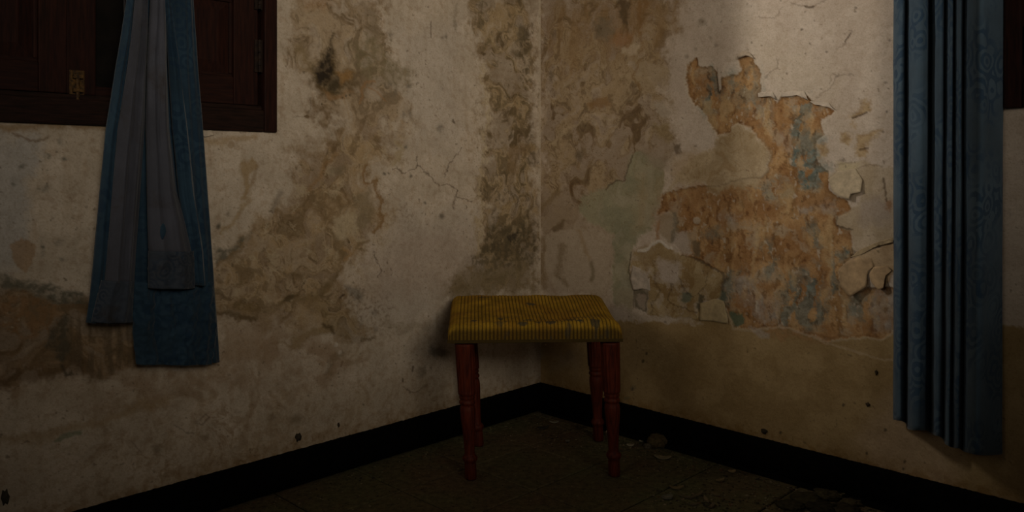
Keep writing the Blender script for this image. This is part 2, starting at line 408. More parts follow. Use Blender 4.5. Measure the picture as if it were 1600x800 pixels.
def paint_left(c):
    big = c.fb(2.2, off=3, oct=3); mid = c.fb(9, off=8, oct=5, warp=.05); fine = c.fb(42, off=2, oct=4, warp=.02)
    grit = c.fb(160, off=4, oct=2); streak = c.fb(38, 3.0, 4, off=21); swirl = c.fb(7, 6, 5, off=33, warp=.16)
    swirl2 = c.fb(16, 14, 4, off=63, warp=.10)
    tide = np.exp(-(swirl / .05) ** 2); tide2 = np.exp(-(swirl2 / .06) ** 2)
    c.col[:] = lerp((.50, .415, .315), (.60, .505, .395), sstep(-.5, .5, mid + .4 * big))
    A = c.all()
    c.mul(A, (.90, .87, .83), .7, sstep(.1, .6, streak))
    c.mul(A, (.80, .74, .66), .7, c.fil * sstep(.05, .4, mid + big))
    c.mul(A, (.88, .84, .80), 1, sstep(.1, .45, fine))
    cool = (.47, .41, .345)
    c.paint(c.poly([(640, 330), (760, 330), (760, 480), (560, 520), (590, 400)], 60, 30), cool, .5)
    c.paint(c.poly([(620, 40), (720, 40), (720, 240), (640, 220)], 50, 30), cool, .4)
    ochre = lerp((.35, .245, .125), (.47, .36, .215), sstep(-.35, .4, swirl))
    brown = lerp((.235, .160, .080), (.40, .29, .16), sstep(-.4, .35, swirl2))
    dark = (.115, .080, .040); olive = (.20, .165, .085); rust = (.34, .185, .075); mould = (.13, .12, .085)
    # -- mottled brown patch beside the shutter frame
    c.stain([(462, -10), (600, -10), (598, 60), (612, 110), (640, 150), (625, 200), (560, 190), (500, 180), (468, 120), (455, 50)], 36, 30, (.21, .135, .065), (.41, .305, .19), k=.92, lo=.4, fk=.7, rk=.3)
    c.paint(c.poly(P1((500, 230), (620, 210), (640, 330), (800, 400), (810, 470), (700, 470), (500, 420)), 22, 20), olive, .6, .4 + .6 * sstep(-.3, .3, fine))
    c.paint(c.poly(P1((540, 20), (610, 60), (640, 180), (590, 220), (550, 190)), 12, 12), (.25, .19, .12), .6)
    c.paint(c.poly(P1((200, 0), (330, 0), (320, 90), (220, 60)), 20, 18), rust, .45)
    c.paint(c.poly(P1((160, 250), (200, 240), (260, 400), (250, 470), (200, 380)), 14, 12), (.28, .2, .10), .7)
    # -- the dark burnt-looking stain
    c.paint(c.poly(P1((355, 190), (330, 270), (290, 330), (235, 400), (235, 480), (290, 540), (380, 560), (480, 510), (500, 430), (400, 400), (370, 330)), 20, 12), (.13, .085, .035), .95, .65 + .35 * sstep(-.3, .2, fine))
    c.paint(c.poly(P1((355, 195), (335, 270), (305, 330), (250, 400), (250, 450), (290, 470), (360, 440), (350, 350)), 10, 10), (.028, .02, .012), .95, .6 + .4 * sstep(-.3, .2, fine))
    c.paint(c.poly(P1((320, 470), (400, 430), (430, 480), (400, 520), (330, 510)), 10, 10), (.05, .04, .02), .7)
    c.paint(c.poly(P1((385, 405), (470, 420), (475, 470), (420, 480)), 10, 9), (.36, .20, .07), .7)
    c.paint(c.poly(P1((290, 500), (380, 540), (480, 520), (420, 555), (330, 560)), 8, 8), rust, .6)
    for q in P1((420, 553), (440, 545), (462, 540), (300, 590)): c.paint(c.blob(*q, 2.2, warp=2), dark, .8)
    c.paint(c.blob(*P1((220, 660))[0], 5, 4, warp=4), (.16, .10, .04), .85)
    c.crack(P1((240, 560), (235, 620), (222, 655)), 1.5, .5); c.crack(P1((150, 665), (220, 662)), 1.4, .5)
    c.paint(c.blob(*P1((595, 535))[0], 19, 16, 20, 7), (.47, .38, .28), .8)
    c.paint(c.line(P1((520, 580), (522, 510), (545, 465), (600, 460)), 4, 4, 5), rust, .7)
    c.paint(c.line(P1((560, 500), (620, 520), (665, 575)), 2.5, 3, 5), rust, .6)
    c.paint(c.line(P1((620, 220), (640, 330), (740, 390), (770, 440), (800, 480)), 3, 3, 8), (.28, .21, .12), .5)
    for q, r_ in ((P1((795, 490))[0], 7), (P1((778, 650))[0], 11), (P1((968, 730))[0], 8), (P1((690, 200))[0], 9), (P1((700, 500))[0], 14), (P1((1000, 210))[0], 5), (P1((1055, 150))[0], 6), (P1((980, 505))[0], 4)):
        c.paint(c.blob(*q, r_, r_ * 1.15, warp=9, hard=.2), (.20, .17, .13), .75, .35 + .65 * sstep(-.2, .3, fine))
    c.crack(P1((925, 120), (925, 215)), 1.4, .8, 1); c.crack(P1((1045, 675), (1053, 695)), 2.5, .9, 1)
    c.paint(c.line(P1((1070, 30), (1050, 110), (1060, 180)), 3, 5, 6), (.25, .2, .13), .5)
    # -- damp column beside the corner
    colm = [(738, -10), (835, -10), (838, 450), (700, 470), (712, 440), (745, 410), (755, 330), (750, 260), (765, 170), (752, 90), (738, 40)]
    c.stain(colm, 28, 26, (.18, .115, .050), (.385, .275, .145), dark=(.10, .072, .035), k=.95, lo=.5, fk=.75, rk=.3, pk=.4)
    c.paint(c.poly(colm, 26, 26), (.15, .11, .06), .75, sstep(.05, .5, swirl) * sstep(-.3, .2, fine))
    c.mul(c.poly(colm, 30, 26), (.70, .64, .54), .6, sstep(.15, .6, c.fb(24, 2.4, 4, off=29, warp=.05)))
    c.paint(c.line([(752, 100), (762, 180), (752, 260), (752, 330), (748, 400)], 4, 6, 12), (.56, .45, .29), .6)
    c.paint(c.poly(P1((1430, 130), (1480, 140), (1485, 220), (1420, 280), (1400, 230)), 10, 10), (.10, .075, .04), .7)
    c.paint(c.poly(P1((1380, 300), (1480, 260), (1470, 300), (1400, 340)), 8, 8), (.12, .085, .04), .7)
    c.paint(c.line(P1((1370, 640), (1440, 690), (1480, 760)), 5, 5, 10), (.17, .12, .06), .7)
    c.paint(c.poly(P2((1400, 100), (1500, 60), (1510, 100), (1440, 140), (1430, 220), (1395, 200)), 8, 8), (.25, .16, .075), .6)
    c.paint(c.poly(P2((1290, 480), (1380, 440), (1540, 440), (1540, 640), (1320, 680), (1220, 660), (1220, 620), (1290, 560)), 18, 16), (.11, .085, .045), .8, .35 + .65 * sstep(-.25, .25, fine))
    c.paint(c.poly(P2((1180, 640), (1540, 600), (1540, 780), (1080, 790)), 26, 18), (.24, .18, .095), .8, .55 + .45 * sstep(-.3, .3, mid))
    c.paint(c.poly(P2((1400, 500), (1460, 480), (1440, 520), (1420, 540)), 4, 5), (.05, .04, .025), .8)
    c.paint(c.poly([(680, 500), (705, 470), (705, 520), (690, 530)], 14, 10), (.13, .1, .06), .35)  # the stool's soft shadow on the wall, painted into the colour
    c.paint(c.line([(843, -20), (846, 470)], 5, 3, 2), (.52, .44, .33), .6)
    # -- great brown band that runs from the middle down to the left
    band = P2((430, 90), (560, 60), (700, -10), (850, 0), (850, 120), (740, 190), (735, 240), (790, 250), (830, 340), (815, 480), (720, 580), (640, 660), (660, 760), (700, 860), (520, 900), (100, 880), (40, 800), (40, 660), (200, 540), (330, 400), (420, 290))
    c.stain(band, 46, 30, (.225, .138, .062), (.42, .295, .158), k=.96, lo=.72, fk=.7, rk=.35, pk=.45)
    c.paint(c.poly(band, 40, 26), (.29, .205, .105), .75, tide2 * sstep(-.2, .2, fine))
    c.paint(c.poly(band, 40, 26), (.50, .40, .26), .7, sstep(.25, .6, c.fb(24, off=77, oct=4, warp=.06)))
    c.paint(c.poly(P2((510, 330), (640, 300), (700, 330), (600, 390), (590, 460), (520, 450)), 20, 16), (.25, .165, .08), .7, .6 + .4 * sstep(-.3, .3, fine))
    c.paint(c.poly(P2((700, 310), (780, 300), (790, 380), (740, 470), (690, 470)), 12, 12), (.27, .205, .12), .75)
    c.paint(c.poly(P2((600, 420), (690, 380), (700, 480), (640, 530), (600, 510)), 12, 14), (.51, .41, .265), .8)
    c.paint(c.line(P2((745, 175), (735, 215), (755, 250), (795, 250), (805, 290), (825, 335), (812, 400), (815, 450), (790, 490)), 5, 4, 8), (.27, .155, .06), .85)
    c.paint(c.line(P2((870, 160), (890, 120), (920, 80), (880, 60)), 5, 6, 10), (.38, .29, .15), .6)
    c.paint(c.line(P2((760, 530), (710, 530), (700, 550), (740, 570)), 5, 4, 6), (.26, .18, .09), .8)
    c.paint(c.line(P2((620, 540), (630, 620), (610, 690), (560, 760)), 9, 10, 12), (.25, .17, .08), .7)
    c.paint(c.line(P2((640, 560), (680, 580), (650, 610)), 6, 4, 6), (.40, .24, .10), .6)
    c.paint(c.line(P2((605, 125), (560, 170), (530, 220), (490, 290)), 5, 7, 8), (.33, .20, .09), .7)
    c.paint(c.blob(*P2((610, 200))[0], 26, 12, -25, 12, .2), (.22, .17, .10), .6)
    c.paint(c.poly(P2((500, 490), (560, 480), (560, 530), (520, 540)), 12, 10), (.30, .22, .14), .6)
    c.paint(c.poly(P2((370, 660), (460, 670), (450, 700), (390, 700)), 10, 8), (.18, .12, .055), .7)
    # pale bay beside the curtain, its stains and mould streak
    c.paint(c.poly(P2((150, 160), (220, 130), (245, 180), (200, 220), (225, 270), (200, 330), (170, 340), (190, 290), (180, 250), (160, 210)), 5, 9), (.36, .25, .125), .8)
    c.paint(c.line(P2((200, 340), (150, 410), (80, 490)), 6, 7, 8), (.37, .26, .13), .7)
    c.paint(c.line(P2((235, 180), (225, 270)), 4, 4, 6), (.30, .2, .1), .6)
    c.paint(c.poly(P2((40, 560), (120, 560), (220, 490), (220, 510), (130, 590), (50, 640)), 9, 9), mould, .85, .4 + .6 * sstep(-.3, .2, fine))
    c.paint(c.blob(*P2((68, 450))[0], 6, 8, 30, 6, .2), (.09, .08, .055), .85); c.paint(c.blob(*P2((110, 390))[0], 9, 8, 0, 9, .1), (.2, .17, .12), .7, sstep(-.2, .2, fine))
    c.paint(c.line(P2((345, 290), (330, 330), (320, 380)), 7, 8, 7), (.24, .20, .15), .6)
    c.paint(c.line(P2((0, 60), (120, 50), (240, 45)), 9, 9, 8), (.40, .28, .15), .7); c.paint(c.blob(*P2((120, 78))[0], 7, 7, 0, 5), (.3, .2, .1), .6)
    c.paint(c.line(P2((50, 640), (110, 600), (180, 540)), 5, 5, 8), (.25, .16, .07), .7)
    # cracks of the pale middle
    for l in (P2((870, 185), (920, 200), (985, 180), (1030, 220), (1080, 265), (1120, 265), (1165, 290), (1170, 328), (1240, 330)), P2((985, 180), (985, 135)), P2((1110, 225), (1140, 160), (1190, 90)), P2((1165, 290), (1155, 380)), P2((785, 575), (800, 630), (820, 660), (800, 690))): c.crack(l, 1.4, .8)
    for q, r_ in ((P2((835, 215))[0], 3.5), (P2((852, 208))[0], 2.5), (P2((955, 222))[0], 4), (P2((1020, 343))[0], 4), (P2((1095, 405))[0], 7), (P2((890, 93))[0], 2), (P2((930, 85))[0], 4)):
        c.paint(c.blob(*q, r_, r_, warp=4, hard=.2), (.15, .125, .09), .8)
    c.mul(c.poly(P2((850, 380), (1000, 380), (990, 450), (850, 440)), 20, 20), (.72, .68, .62), .8, sstep(.1, .35, c.fb(90, off=5, oct=2)))
    c.mul(c.poly(P2((900, 480), (1250, 470), (1230, 640), (1100, 760), (760, 800), (700, 700), (850, 560)), 50, 30), (.90, .86, .84), .9)
    c.paint(c.poly(P2((660, 720), (700, 740), (720, 790), (690, 800)), 8, 10), (.24, .21, .17), .7)
    # -- lower brown rags
    c.paint(c.line(P5((150, 235), (250, 250), (390, 245)), 9, 8, 9), (.15, .10, .045), .85)
    c.paint(c.line(P5((290, 190), (350, 180)), 14, 14, 10), (.24, .165, .075), .7)
    c.paint(c.line(P5((400, 215), (500, 190), (560, 145), (620, 135), (690, 155), (770, 130), (800, 60), (860, 0)), 10, 10, 10), (.19, .13, .06), .85, .6 + .4 * sstep(-.3, .3, fine))
    c.paint(c.blob(*P5((580, 140))[0], 13, 6, -20, 7), (.10, .07, .03), .75)
    c.paint(c.poly(P5((400, 230), (540, 200), (560, 300), (480, 340), (400, 300)), 22, 16), (.32, .23, .14), .75, sstep(-.4, .2, c.q2))
    c.stain(P5((690, 160), (800, 140), (900, 200), (1000, 280), (1040, 360), (900, 390), (830, 340), (790, 280), (730, 260)), 20, 18, (.19, .13, .06), (.33, .235, .12), k=.9, lo=.6, fk=.6, rk=.4)
    c.paint(c.poly(P5((640, 330), (760, 290), (830, 310), (830, 330), (700, 360), (650, 430), (600, 425)), 12, 12), (.29, .205, .10), .85)
    c.paint(c.line(P5((770, 285), (820, 300), (845, 345)), 5, 4, 5), (.12, .08, .035), .85)
    c.paint(c.line(P5((1020, 375), (1080, 378)), 5, 4, 6), (.17, .12, .06), .8)
    c.paint(c.poly(P5((860, 390), (1000, 400), (980, 520), (840, 560), (820, 500)), 22, 18), (.33, .25, .15), .6, .4 + .6 * sstep(-.3, .3, fine))
    c.paint(c.poly(P5((820, 490), (890, 455), (880, 500), (835, 545), (815, 610), (805, 570)), 7, 8), (.19, .18, .13), .7)
    for q in P5((860, 415), (880, 462)): c.paint(c.blob(*q, 3.5, 5, 20, 3), (.62, .55, .46), .9, h=.001)
    for a_, b_ in (((895, 520), (888, 545)), ((1318, 545), (1316, 572)), ((1258, 618), (1258, 630)), ((885, 135), (905, 118))): c.crack(P5(a_, b_), 3, .9, 1)
    for q, r_ in (((940, 75), 8), ((995, 95), 10), ((1090, 235), 8), ((1180, 105), 5), ((1000, 140), 9), ((1090, 330), 8), ((1000, 300), 10)): c.paint(c.blob(*P5(q)[0], r_, r_ * 1.3, warp=8, hard=.15), (.22, .185, .14), .6, .4 + .6 * sstep(-.2, .3, fine))
    c.mul(c.poly(P5((920, 60), (1100, 60), (1200, 200), (1200, 360), (1050, 330), (930, 180)), 30, 24), (.60, .55, .48), .8, sstep(.12, .4, c.fb(75, off=15, oct=3)))
    c.paint(c.poly(P5((1410, 430), (1480, 415), (1520, 450), (1510, 490), (1420, 480)), 10, 9), (.105, .095, .075), .6)
    c.paint(c.poly(P5((1350, 560), (1400, 550), (1415, 600), (1370, 620)), 10, 10), (.21, .17, .115), .6)
    c.crack(P5((1260, 660), (1290, 690), (1340, 690), (1400, 665)), 2.5, .7, 6)
    c.paint(c.line(P5((1150, 300), (1260, 310), (1400, 300)), 10, 12, 12), (.30, .24, .16), .5)
    c.paint(c.line(P5((480, 420), (560, 400), (640, 430)), 5, 6, 8), (.28, .195, .095), .6)
    # dull brown bands of the lower wall
    c.paint(c.poly([(-100, 570), (160, 590), (330, 560), (420, 500), (560, 560), (520, 600), (330, 610), (200, 640), (-100, 625)], 40, 24), (.31, .205, .115), .75, .3 + .7 * sstep(-.3, .3, c.q1))
    c.mul(c.poly([(150, 620), (480, 600), (700, 590), (700, 650), (520, 690), (300, 760), (120, 760)], 50, 30), (.66, .57, .46), .6, np.clip(c.fil + sstep(.15, .5, c.q2), 0, 1))
    c.paint(c.poly([(340, 510), (420, 505), (400, 560), (345, 570)], 22, 16), (.36, .25, .15), .6)
    c.paint(c.line([(0, 690), (60, 682), (130, 665), (220, 635), (260, 625)], 12, 16, 14), (.36, .25, .13), .6)
    c.paint(c.poly(((85, 688), (100, 678), (128, 672), (126, 680), (95, 690)), 4, 4), (.24, .26, .17), .8)
    c.mul(c.poly([(150, 640), (480, 620), (520, 690), (300, 760), (120, 760)], 60, 30), (.82, .76, .68), .8, sstep(0, .4, swirl2))
    for q, r_, k in (((245, 700), 13, .6), ((465, 655), 17, .7), ((425, 650), 12, .5), ((375, 645), 10, .4), ((320, 685), 12, .4), ((310, 655), 9, .4)): c.paint(c.blob(*q, r_, r_ * .8, warp=12, hard=.1), (.17, .125, .07), k)
    c.crack([(313, 655), (322, 647), (327, 653), (318, 662), (312, 660)], 2, .5, 2); c.crack([(275, 665), (290, 675), (305, 675)], 2, .5); c.crack([(205, 690), (218, 706)], 1.5, .5)
    c.paint(c.poly([(440, 620), (640, 590), (700, 600), (700, 650), (400, 720), (300, 745)], 50, 24), (.36, .265, .155), .45, .4 + .6 * sstep(-.3, .3, mid))
    # -- far left: mouldy bay under the shutters and the rusty patch below it
    c.paint(c.poly([(-200, 205), (60, 205), (45, 330), (40, 420), (-200, 420)], 30, 20), (.44, .415, .38), .8)
    for q, rx, ry, rot in (((100, 245), 14, 4, -10), ((97, 222), 9, 8, 0), ((70, 243), 10, 7, 20), ((70, 296), 16, 9, -15), ((35, 260), 12, 5, -25), ((22, 285), 8, 12, 0), ((68, 385), 7, 20, 5), ((95, 380), 12, 8, 0), ((100, 405), 8, 6, 0)):
        c.paint(c.blob(*q, rx, ry, rot, 10, .1), (.13, .125, .095), .8, .3 + .7 * sstep(-.25, .2, fine))
    c.paint(c.poly([(12, 385), (30, 372), (55, 380), (52, 410), (38, 428), (20, 412)], 4, 7), (.36, .23, .12), .75)
    c.paint(c.line([(0, 200), (60, 198), (160, 196)], 10, 9, 8), (.30, .20, .10), .8); c.paint(c.line([(20, 208), (50, 220), (75, 215)], 4, 3, 6), (.2, .13, .07), .7)
    low = [(-200, 440), (0, 440), (40, 452), (100, 470), (135, 462), (220, 520), (230, 570), (160, 590), (0, 600), (-200, 600)]
    c.stain(low, 18, 14, (.15, .088, .040), (.28, .178, .092), k=.95, lo=.7, fk=.6, rk=.3, pk=.2)
    c.paint(c.poly([(0, 455), (90, 470), (95, 520), (40, 530), (0, 520)], 12, 14), (.27, .15, .065), .7, sstep(-.3, .2, fine))
    c.paint(c.poly([(-5, 425), (10, 425), (25, 440), (80, 442), (130, 458), (140, 475), (100, 474), (40, 455), (0, 448)], 7, 8), mould, .9, .5 + .5 * sstep(-.3, .2, fine))
    c.paint(c.poly([(85, 500), (105, 495), (110, 545), (100, 575), (85, 560), (70, 545)], 9, 9), (.085, .075, .05), .8, .5 + .5 * sstep(-.3, .2, fine))
    c.paint(c.poly([(105, 500), (230, 500), (230, 560), (150, 590), (110, 580)], 16, 12), (.13, .09, .05), .75, sstep(-.3, .3, c.fb(60, 9, 4, off=61)))
    c.paint(c.line([(97, 575), (103, 590), (112, 586)], 5, 4, 5), (.08, .06, .035), .8)
    for q in ((8, 505), (20, 512), (12, 490), (30, 500)): c.paint(c.blob(*q, 3, 2.5, 0, 3), (.42, .34, .24), .6)
    # dirt above the skirting and small specks everywhere
    sk = np.clip((0.17 - c.z) / 0.06, 0, 1)
    c.mul((A[0], sk), (.70, .60, .45), 1, .4 + .6 * sstep(-.3, .3, fine))
    sp = c.fb(70, off=90, oct=2)
    c.paint((A[0], sstep(.62, .72, sp)), dark, .6, sstep(-.1, .3, mid))
    c.mul(A, (.80, .76, .70), 1, sstep(.25, .6, grit) * .7)
    c.h += .0022 * big + .0012 * swirl + .0005 * fine - .0006 * sstep(.1, .5, swirl2) + .0002 * grit

def paint_right(c):
    big = c.fb(2.2, off=3, oct=3); mid = c.fb(9, off=8, oct=5, warp=.05); fine = c.fb(42, off=2, oct=4, warp=.02)
    grit = c.fb(160, off=4, oct=2); streak = c.fb(40, 3.2, 4, off=21); swirl = c.fb(7, 6, 5, off=33, warp=.16); swirl2 = c.fb(16, 14, 4, off=63, warp=.10)
    vst = c.fb(30, 5, 4, off=14, warp=.03); tide = np.exp(-(swirl2 / .06) ** 2)
    A = c.all(); dark = (.11, .075, .04)
    c.col[:] = lerp((.55, .455, .365), (.62, .525, .43), sstep(-.5, .5, mid + .5 * big))
    c.mul(A, (.93, .91, .89), 1, sstep(.1, .5, fine))
    # cream-yellow tinge along the lower edge of the sound paint
    c.paint(c.poly(P7((900, 100), (1000, 330), (1080, 440), (1300, 480), (1400, 600), (1300, 300), (1100, 200)), 60, 24), (.55, .46, .33), .3)
    # lower painted dado
    dado = [(930, 508), (1000, 500), (1050, 503), (1085, 492), (1110, 480), (1190, 480), (1300, 500), (1395, 500), (1700, 520), (1700, 900), (700, 900), (700, 540), (846, 470)]
    dadoc = lerp((.33, .225, .100), (.41, .29, .14), sstep(-.4, .4, mid + .5 * big))
    c.paint(c.poly(dado, 6, 10), dadoc, 1)
    c.paint(c.poly([(1395, 620), (1500, 640), (1500, 780), (1395, 760), (1330, 700)], 60, 20), (.50, .37, .25), .5)
    # brown damp upper left, next to the corner
    ul = [(840, -10), (1060, -10), (1050, 60), (1040, 110), (1045, 170), (1050, 220), (1010, 260), (980, 290), (920, 330), (846, 420)]
    oc = lerp((.31, .205, .10), (.46, .345, .205), sstep(-.35, .35, swirl))
    c.stain(ul, 34, 24, (.22, .135, .058), (.42, .305, .175), dark=(.11, .07, .034), k=.94, lo=.55, fk=.7, rk=.25, pk=.35)
    c.paint(c.poly(ul, 30, 24), (.24, .165, .08), .8, tide * sstep(-.3, .1, fine))
    c.paint(c.poly(P7((60, 0), (640, 0), (640, 120), (560, 260), (330, 270), (120, 330), (40, 250)), 40, 24), (.30, .185, .08), .6, .3 + .7 * sstep(-.2, .35, vst))
    c.paint(c.poly(P7((360, 0), (420, 0), (400, 110), (370, 100)), 6, 8), (.12, .08, .04), .8)
    c.paint(c.poly(P7((410, 0), (520, 0), (470, 170), (410, 130)), 14, 12), (.26, .145, .055), .85, .5 + .5 * sstep(-.2, .3, vst))
    c.paint(c.poly(P7((330, 150), (440, 150), (400, 210), (330, 190)), 14, 12), (.36, .19, .08), .7)
    c.paint(c.poly(P7((250, 100), (320, 100), (320, 170), (260, 170)), 14, 12), (.20, .16, .105), .7)
    c.paint(c.poly(P7((380, 220), (440, 190), (460, 200), (430, 250), (380, 240)), 5, 7), (.53, .42, .29), .85)
    c.paint(c.poly(P7((580, 200), (650, 260), (660, 420), (580, 400)), 14, 12), (.52, .43, .345), .85)
    c.paint(c.poly(P7((420, 290), (560, 270), (580, 330), (520, 390), (440, 370)), 10, 14), (.42, .32, .20), .7)
    c.paint(c.line(P7((440, 270), (425, 330), (470, 400)), 4, 4, 9), (.27, .16, .06), .7)
    for q, rx, ry in ((P7((75, 150))[0], 6, 12), (P7((30, 180))[0], 6, 9), (P7((60, 340))[0], 6, 16), (P7((180, 700))[0], 12, 16), (P7((730, 105))[0], 11, 9)):
        c.paint(c.blob(*q, rx, ry, 0, 8, .2), (.18, .135, .08), .75, .4 + .6 * sstep(-.3, .2, fine))
    c.paint(c.poly(P7((225, 460), (320, 440), (330, 470), (240, 510)), 8, 9), (.29, .165, .065), .8)
    c.paint(c.line(P7((320, 430), (345, 490), (420, 530), (500, 520)), 4, 4, 8), (.22, .15, .08), .7)
    c.paint(c.line(P7((80, 640), (120, 560), (230, 530), (330, 520)), 4, 4, 9), (.50, .39, .25), .7)
    c.paint(c.poly(P7((520, 470), (550, 450), (600, 500), (580, 530), (540, 520)), 5, 7), (.47, .39, .30), .8)
    c.paint(c.poly(P7((500, 560), (580, 540), (600, 640), (530, 600)), 8, 9), (.32, .235, .12), .7)
    c.paint(c.poly(P7((600, 640), (640, 635), (640, 690), (610, 690)), 6, 8), (.17, .125, .08), .9)
    c.paint(c.poly(P7((590, 700), (700, 690), (820, 720), (700, 800), (590, 800)), 20, 14), (.42, .29, .15), .6)
    for q, r_ in ((P7((775, 170))[0], 4), (P7((800, 200))[0], 4), (P7((700, 220))[0], 5), (P7((660, 255))[0], 6)):
        c.paint(c.blob(*q, r_, r_, 0, 6, .1), (.28, .22, .16), .6)
    # plaster below-left of the corner
    c.mul(c.poly(P8((0, -40), (200, 60), (330, 300), (330, 610), (0, 560)), 30, 20), (.66, .55, .42), .8, np.clip(c.fil + sstep(.1, .4, c.q2), 0, 1))
    c.paint(c.poly(P8((10, 60), (180, 180), (330, 300), (330, 610), (10, 560)), 24, 16), (.38, .29, .20), .75)
    c.paint(c.poly(P8((30, 320), (90, 260), (130, 300), (180, 270), (320, 300), (330, 540), (300, 560), (140, 560), (60, 540), (30, 440)), 8, 10), (.475, .385, .285), .85)
    c.paint(c.line(P8((110, 360), (105, 430), (100, 490), (130, 530)), 8, 8, 10), (.25, .18, .10), .7)
    c.paint(c.line(P8((240, 430), (245, 480), (235, 510)), 6, 5, 5), (.24, .19, .11), .8); c.paint(c.line(P8((180, 290), (215, 370), (225, 420)), 4, 5, 6), (.38, .27, .15), .7)
    c.paint(c.poly(P8((60, 280), (110, 235), (130, 250), (110, 280), (80, 300)), 5, 6), (.18, .12, .06), .85)
    c.paint(c.line(P8((15, 200), (60, 150), (95, 110)), 7, 7, 8), (.25, .17, .08), .7)
    c.paint(c.line(P8((20, 330), (25, 440), (20, 540)), 8, 8, 8), (.26, .18, .09), .7)
    # grey-green bare panel
    green = lerp((.30, .285, .185), (.38, .345, .225), sstep(-.4, .4, mid))
    gp = c.poly(P8((560, -40), (430, -60), (405, 10), (385, 60), (340, 70), (300, 105), (260, 100), (190, 160), (180, 185), (230, 235), (330, 305), (335, 480), (335, 610), (420, 640), (432, 500), (412, 420), (430, 350), (520, 260), (560, 150)), 6, 9)
    c.paint(gp, green, .95, .85 + .25 * sstep(-.3, .2, c.q2))
    c.h[gp[0]] -= .001 * gp[1]; c.mul((gp[0], gp[1]), (.80, .74, .64), .7, c.fil)
    c.paint(c.poly(P8((430, 60), (560, 0), (560, 150), (520, 260), (440, 300)), 30, 16), (.40, .30, .17), .6, .4 + .6 * sstep(-.3, .3, vst))
    c.paint(c.poly(P8((470, -70), (590, -90), (590, 0), (490, 0)), 14, 12), (.36, .28, .20), .7)
    c.crack(P8((300, 105), (340, 70), (385, 60), (405, 10), (430, -50)), 2.4, .7, 4)
    # big peeled field: orange undercoat with teal remains
    up = P7((660, 300), (690, 272), (712, 255), (722, 295), (775, 300), (805, 330), (812, 405), (820, 352), (890, 325), (907, 300), (890, 262), (915, 240), (942, 240), (970, 275), (997, 335), (985, 430), (1050, 428), (1073, 460), (1090, 430), (1130, 428), (1185, 422), (1212, 462), (1260, 465), (1300, 475), (1327, 492), (1310, 512), (1268, 530), (1283, 600), (1245, 625), (1236, 700), (1270, 755), (1300, 770)) \
        + P8((1300, 60), (1300, 110), (1340, 130), (1385, 150), (1400, 195), (1345, 220), (1335, 262), (1400, 285), (1405, 400), (1360, 450), (1350, 530), (1400, 575), (1470, 540), (1600, 545), (1680, 600), (1680, 760), (1585, 735), (1540, 760), (1420, 762), (1300, 772), (1190, 742), (1090, 702), (1000, 712), (960, 732), (880, 716), (850, 655), (815, 592), (828, 540), (832, 472), (720, 420), (640, 400), (610, 350), (620, 300), (610, 240), (580, 200), (540, 220), (560, 130), (590, 110)) \
        + P7((1000, 790), (1030, 760), (1038, 700), (1000, 640), (975, 592), (945, 562), (900, 550), (868, 565), (860, 592), (800, 600), (775, 540), (740, 490), (700, 470), (672, 420))
    pe = c.poly(up, 2.5, 5)
    orange = lerp((.36, .190, .075), (.54, .335, .155), sstep(-.45, .4, mid + .5 * vst))
    c.paint(pe, orange, 1)
    inn = (pe[0], pe[1])
    c.mul(inn, (.62, .56, .48), .9, sstep(.0, .5, vst)); c.mul(inn, (.60, .52, .42), .7, c.fil)
    c.paint(inn, (.46, .36, .245), .7, sstep(.12, .5, c.fb(13, off=50, oct=4, warp=.05)))
    teal = lerp((.105, .155, .145), (.22, .27, .24), sstep(-.4, .4, fine))
    tm = sstep(.02, .30, c.fb(11, 8, 5, off=71, warp=.06))
    tf = sstep(-.28, -.04, c.fb(30, 13, 4, off=72, warp=.03))
    for pts, k in ((P7((720, 400), (800, 300), (830, 440), (800, 540), (740, 480)), .85), (P7((850, 310), (990, 300), (990, 480), (880, 480)), .55),
                   (P7((1000, 430), (1060, 430), (1060, 560), (1000, 540)), .5), (P7((1200, 465), (1245, 470), (1240, 510), (1205, 500)), 1.1),
                   (P7((1100, 570), (1280, 560), (1280, 620), (1240, 720), (1290, 800), (1160, 800), (1140, 700), (1180, 640)), 1.15), (P7((1150, 440), (1200, 440), (1190, 560), (1130, 580)), .7),
                   (P8((990, 60), (1100, 60), (1120, 140), (1010, 120)), .7), (P8((1170, 0), (1300, 0), (1280, 100), (1180, 90)), .9), (P8((960, 100), (1100, 120), (1060, 150)), .6),
                   (P8((1100, 470), (1250, 450), (1280, 690), (1200, 730), (1090, 690), (1080, 580)), 1.0), (P8((1010, 330), (1060, 320), (1060, 480), (1010, 480)), .8),
                   (P8((1200, 270), (1280, 270), (1260, 380), (1210, 370)), .8), (P8((1320, 380), (1400, 370), (1360, 460), (1350, 530), (1300, 620), (1310, 500)), .85),
                   (P8((1380, 590), (1480, 560), (1450, 700), (1380, 700)), .8), (P8((740, 270), (800, 270), (800, 310), (760, 320)), .8), (P8((820, 480), (880, 470), (880, 600), (820, 600)), .9)):
        c.paint(c.poly(pts, 24, 20), teal, min(1, 1.15 * k), np.maximum(tm, .7) * tf)
    lil = lerp((.34, .29, .24), (.47, .40, .335), sstep(-.3, .3, fine))
    for pts, k in ((P8((880, 490), (950, 510), (1030, 570), (1090, 660), (1000, 700), (930, 640), (890, 600)), .9), (P8((1480, 560), (1600, 560), (1600, 740), (1490, 720)), .9), (P8((1060, 590), (1090, 640), (1080, 690)), .8),
                   (P8((1170, 180), (1340, 150), (1340, 200), (1180, 215)), .75), (P8((810, 210), (900, 230), (880, 270), (820, 240)), .7), (P7((1080, 600), (1130, 600), (1140, 690), (1090, 690)), .55)):
        c.paint(c.poly(pts, 12, 12), lil, k, .4 + .6 * sstep(-.2, .25, c.fb(30, 14, 4, off=55)))
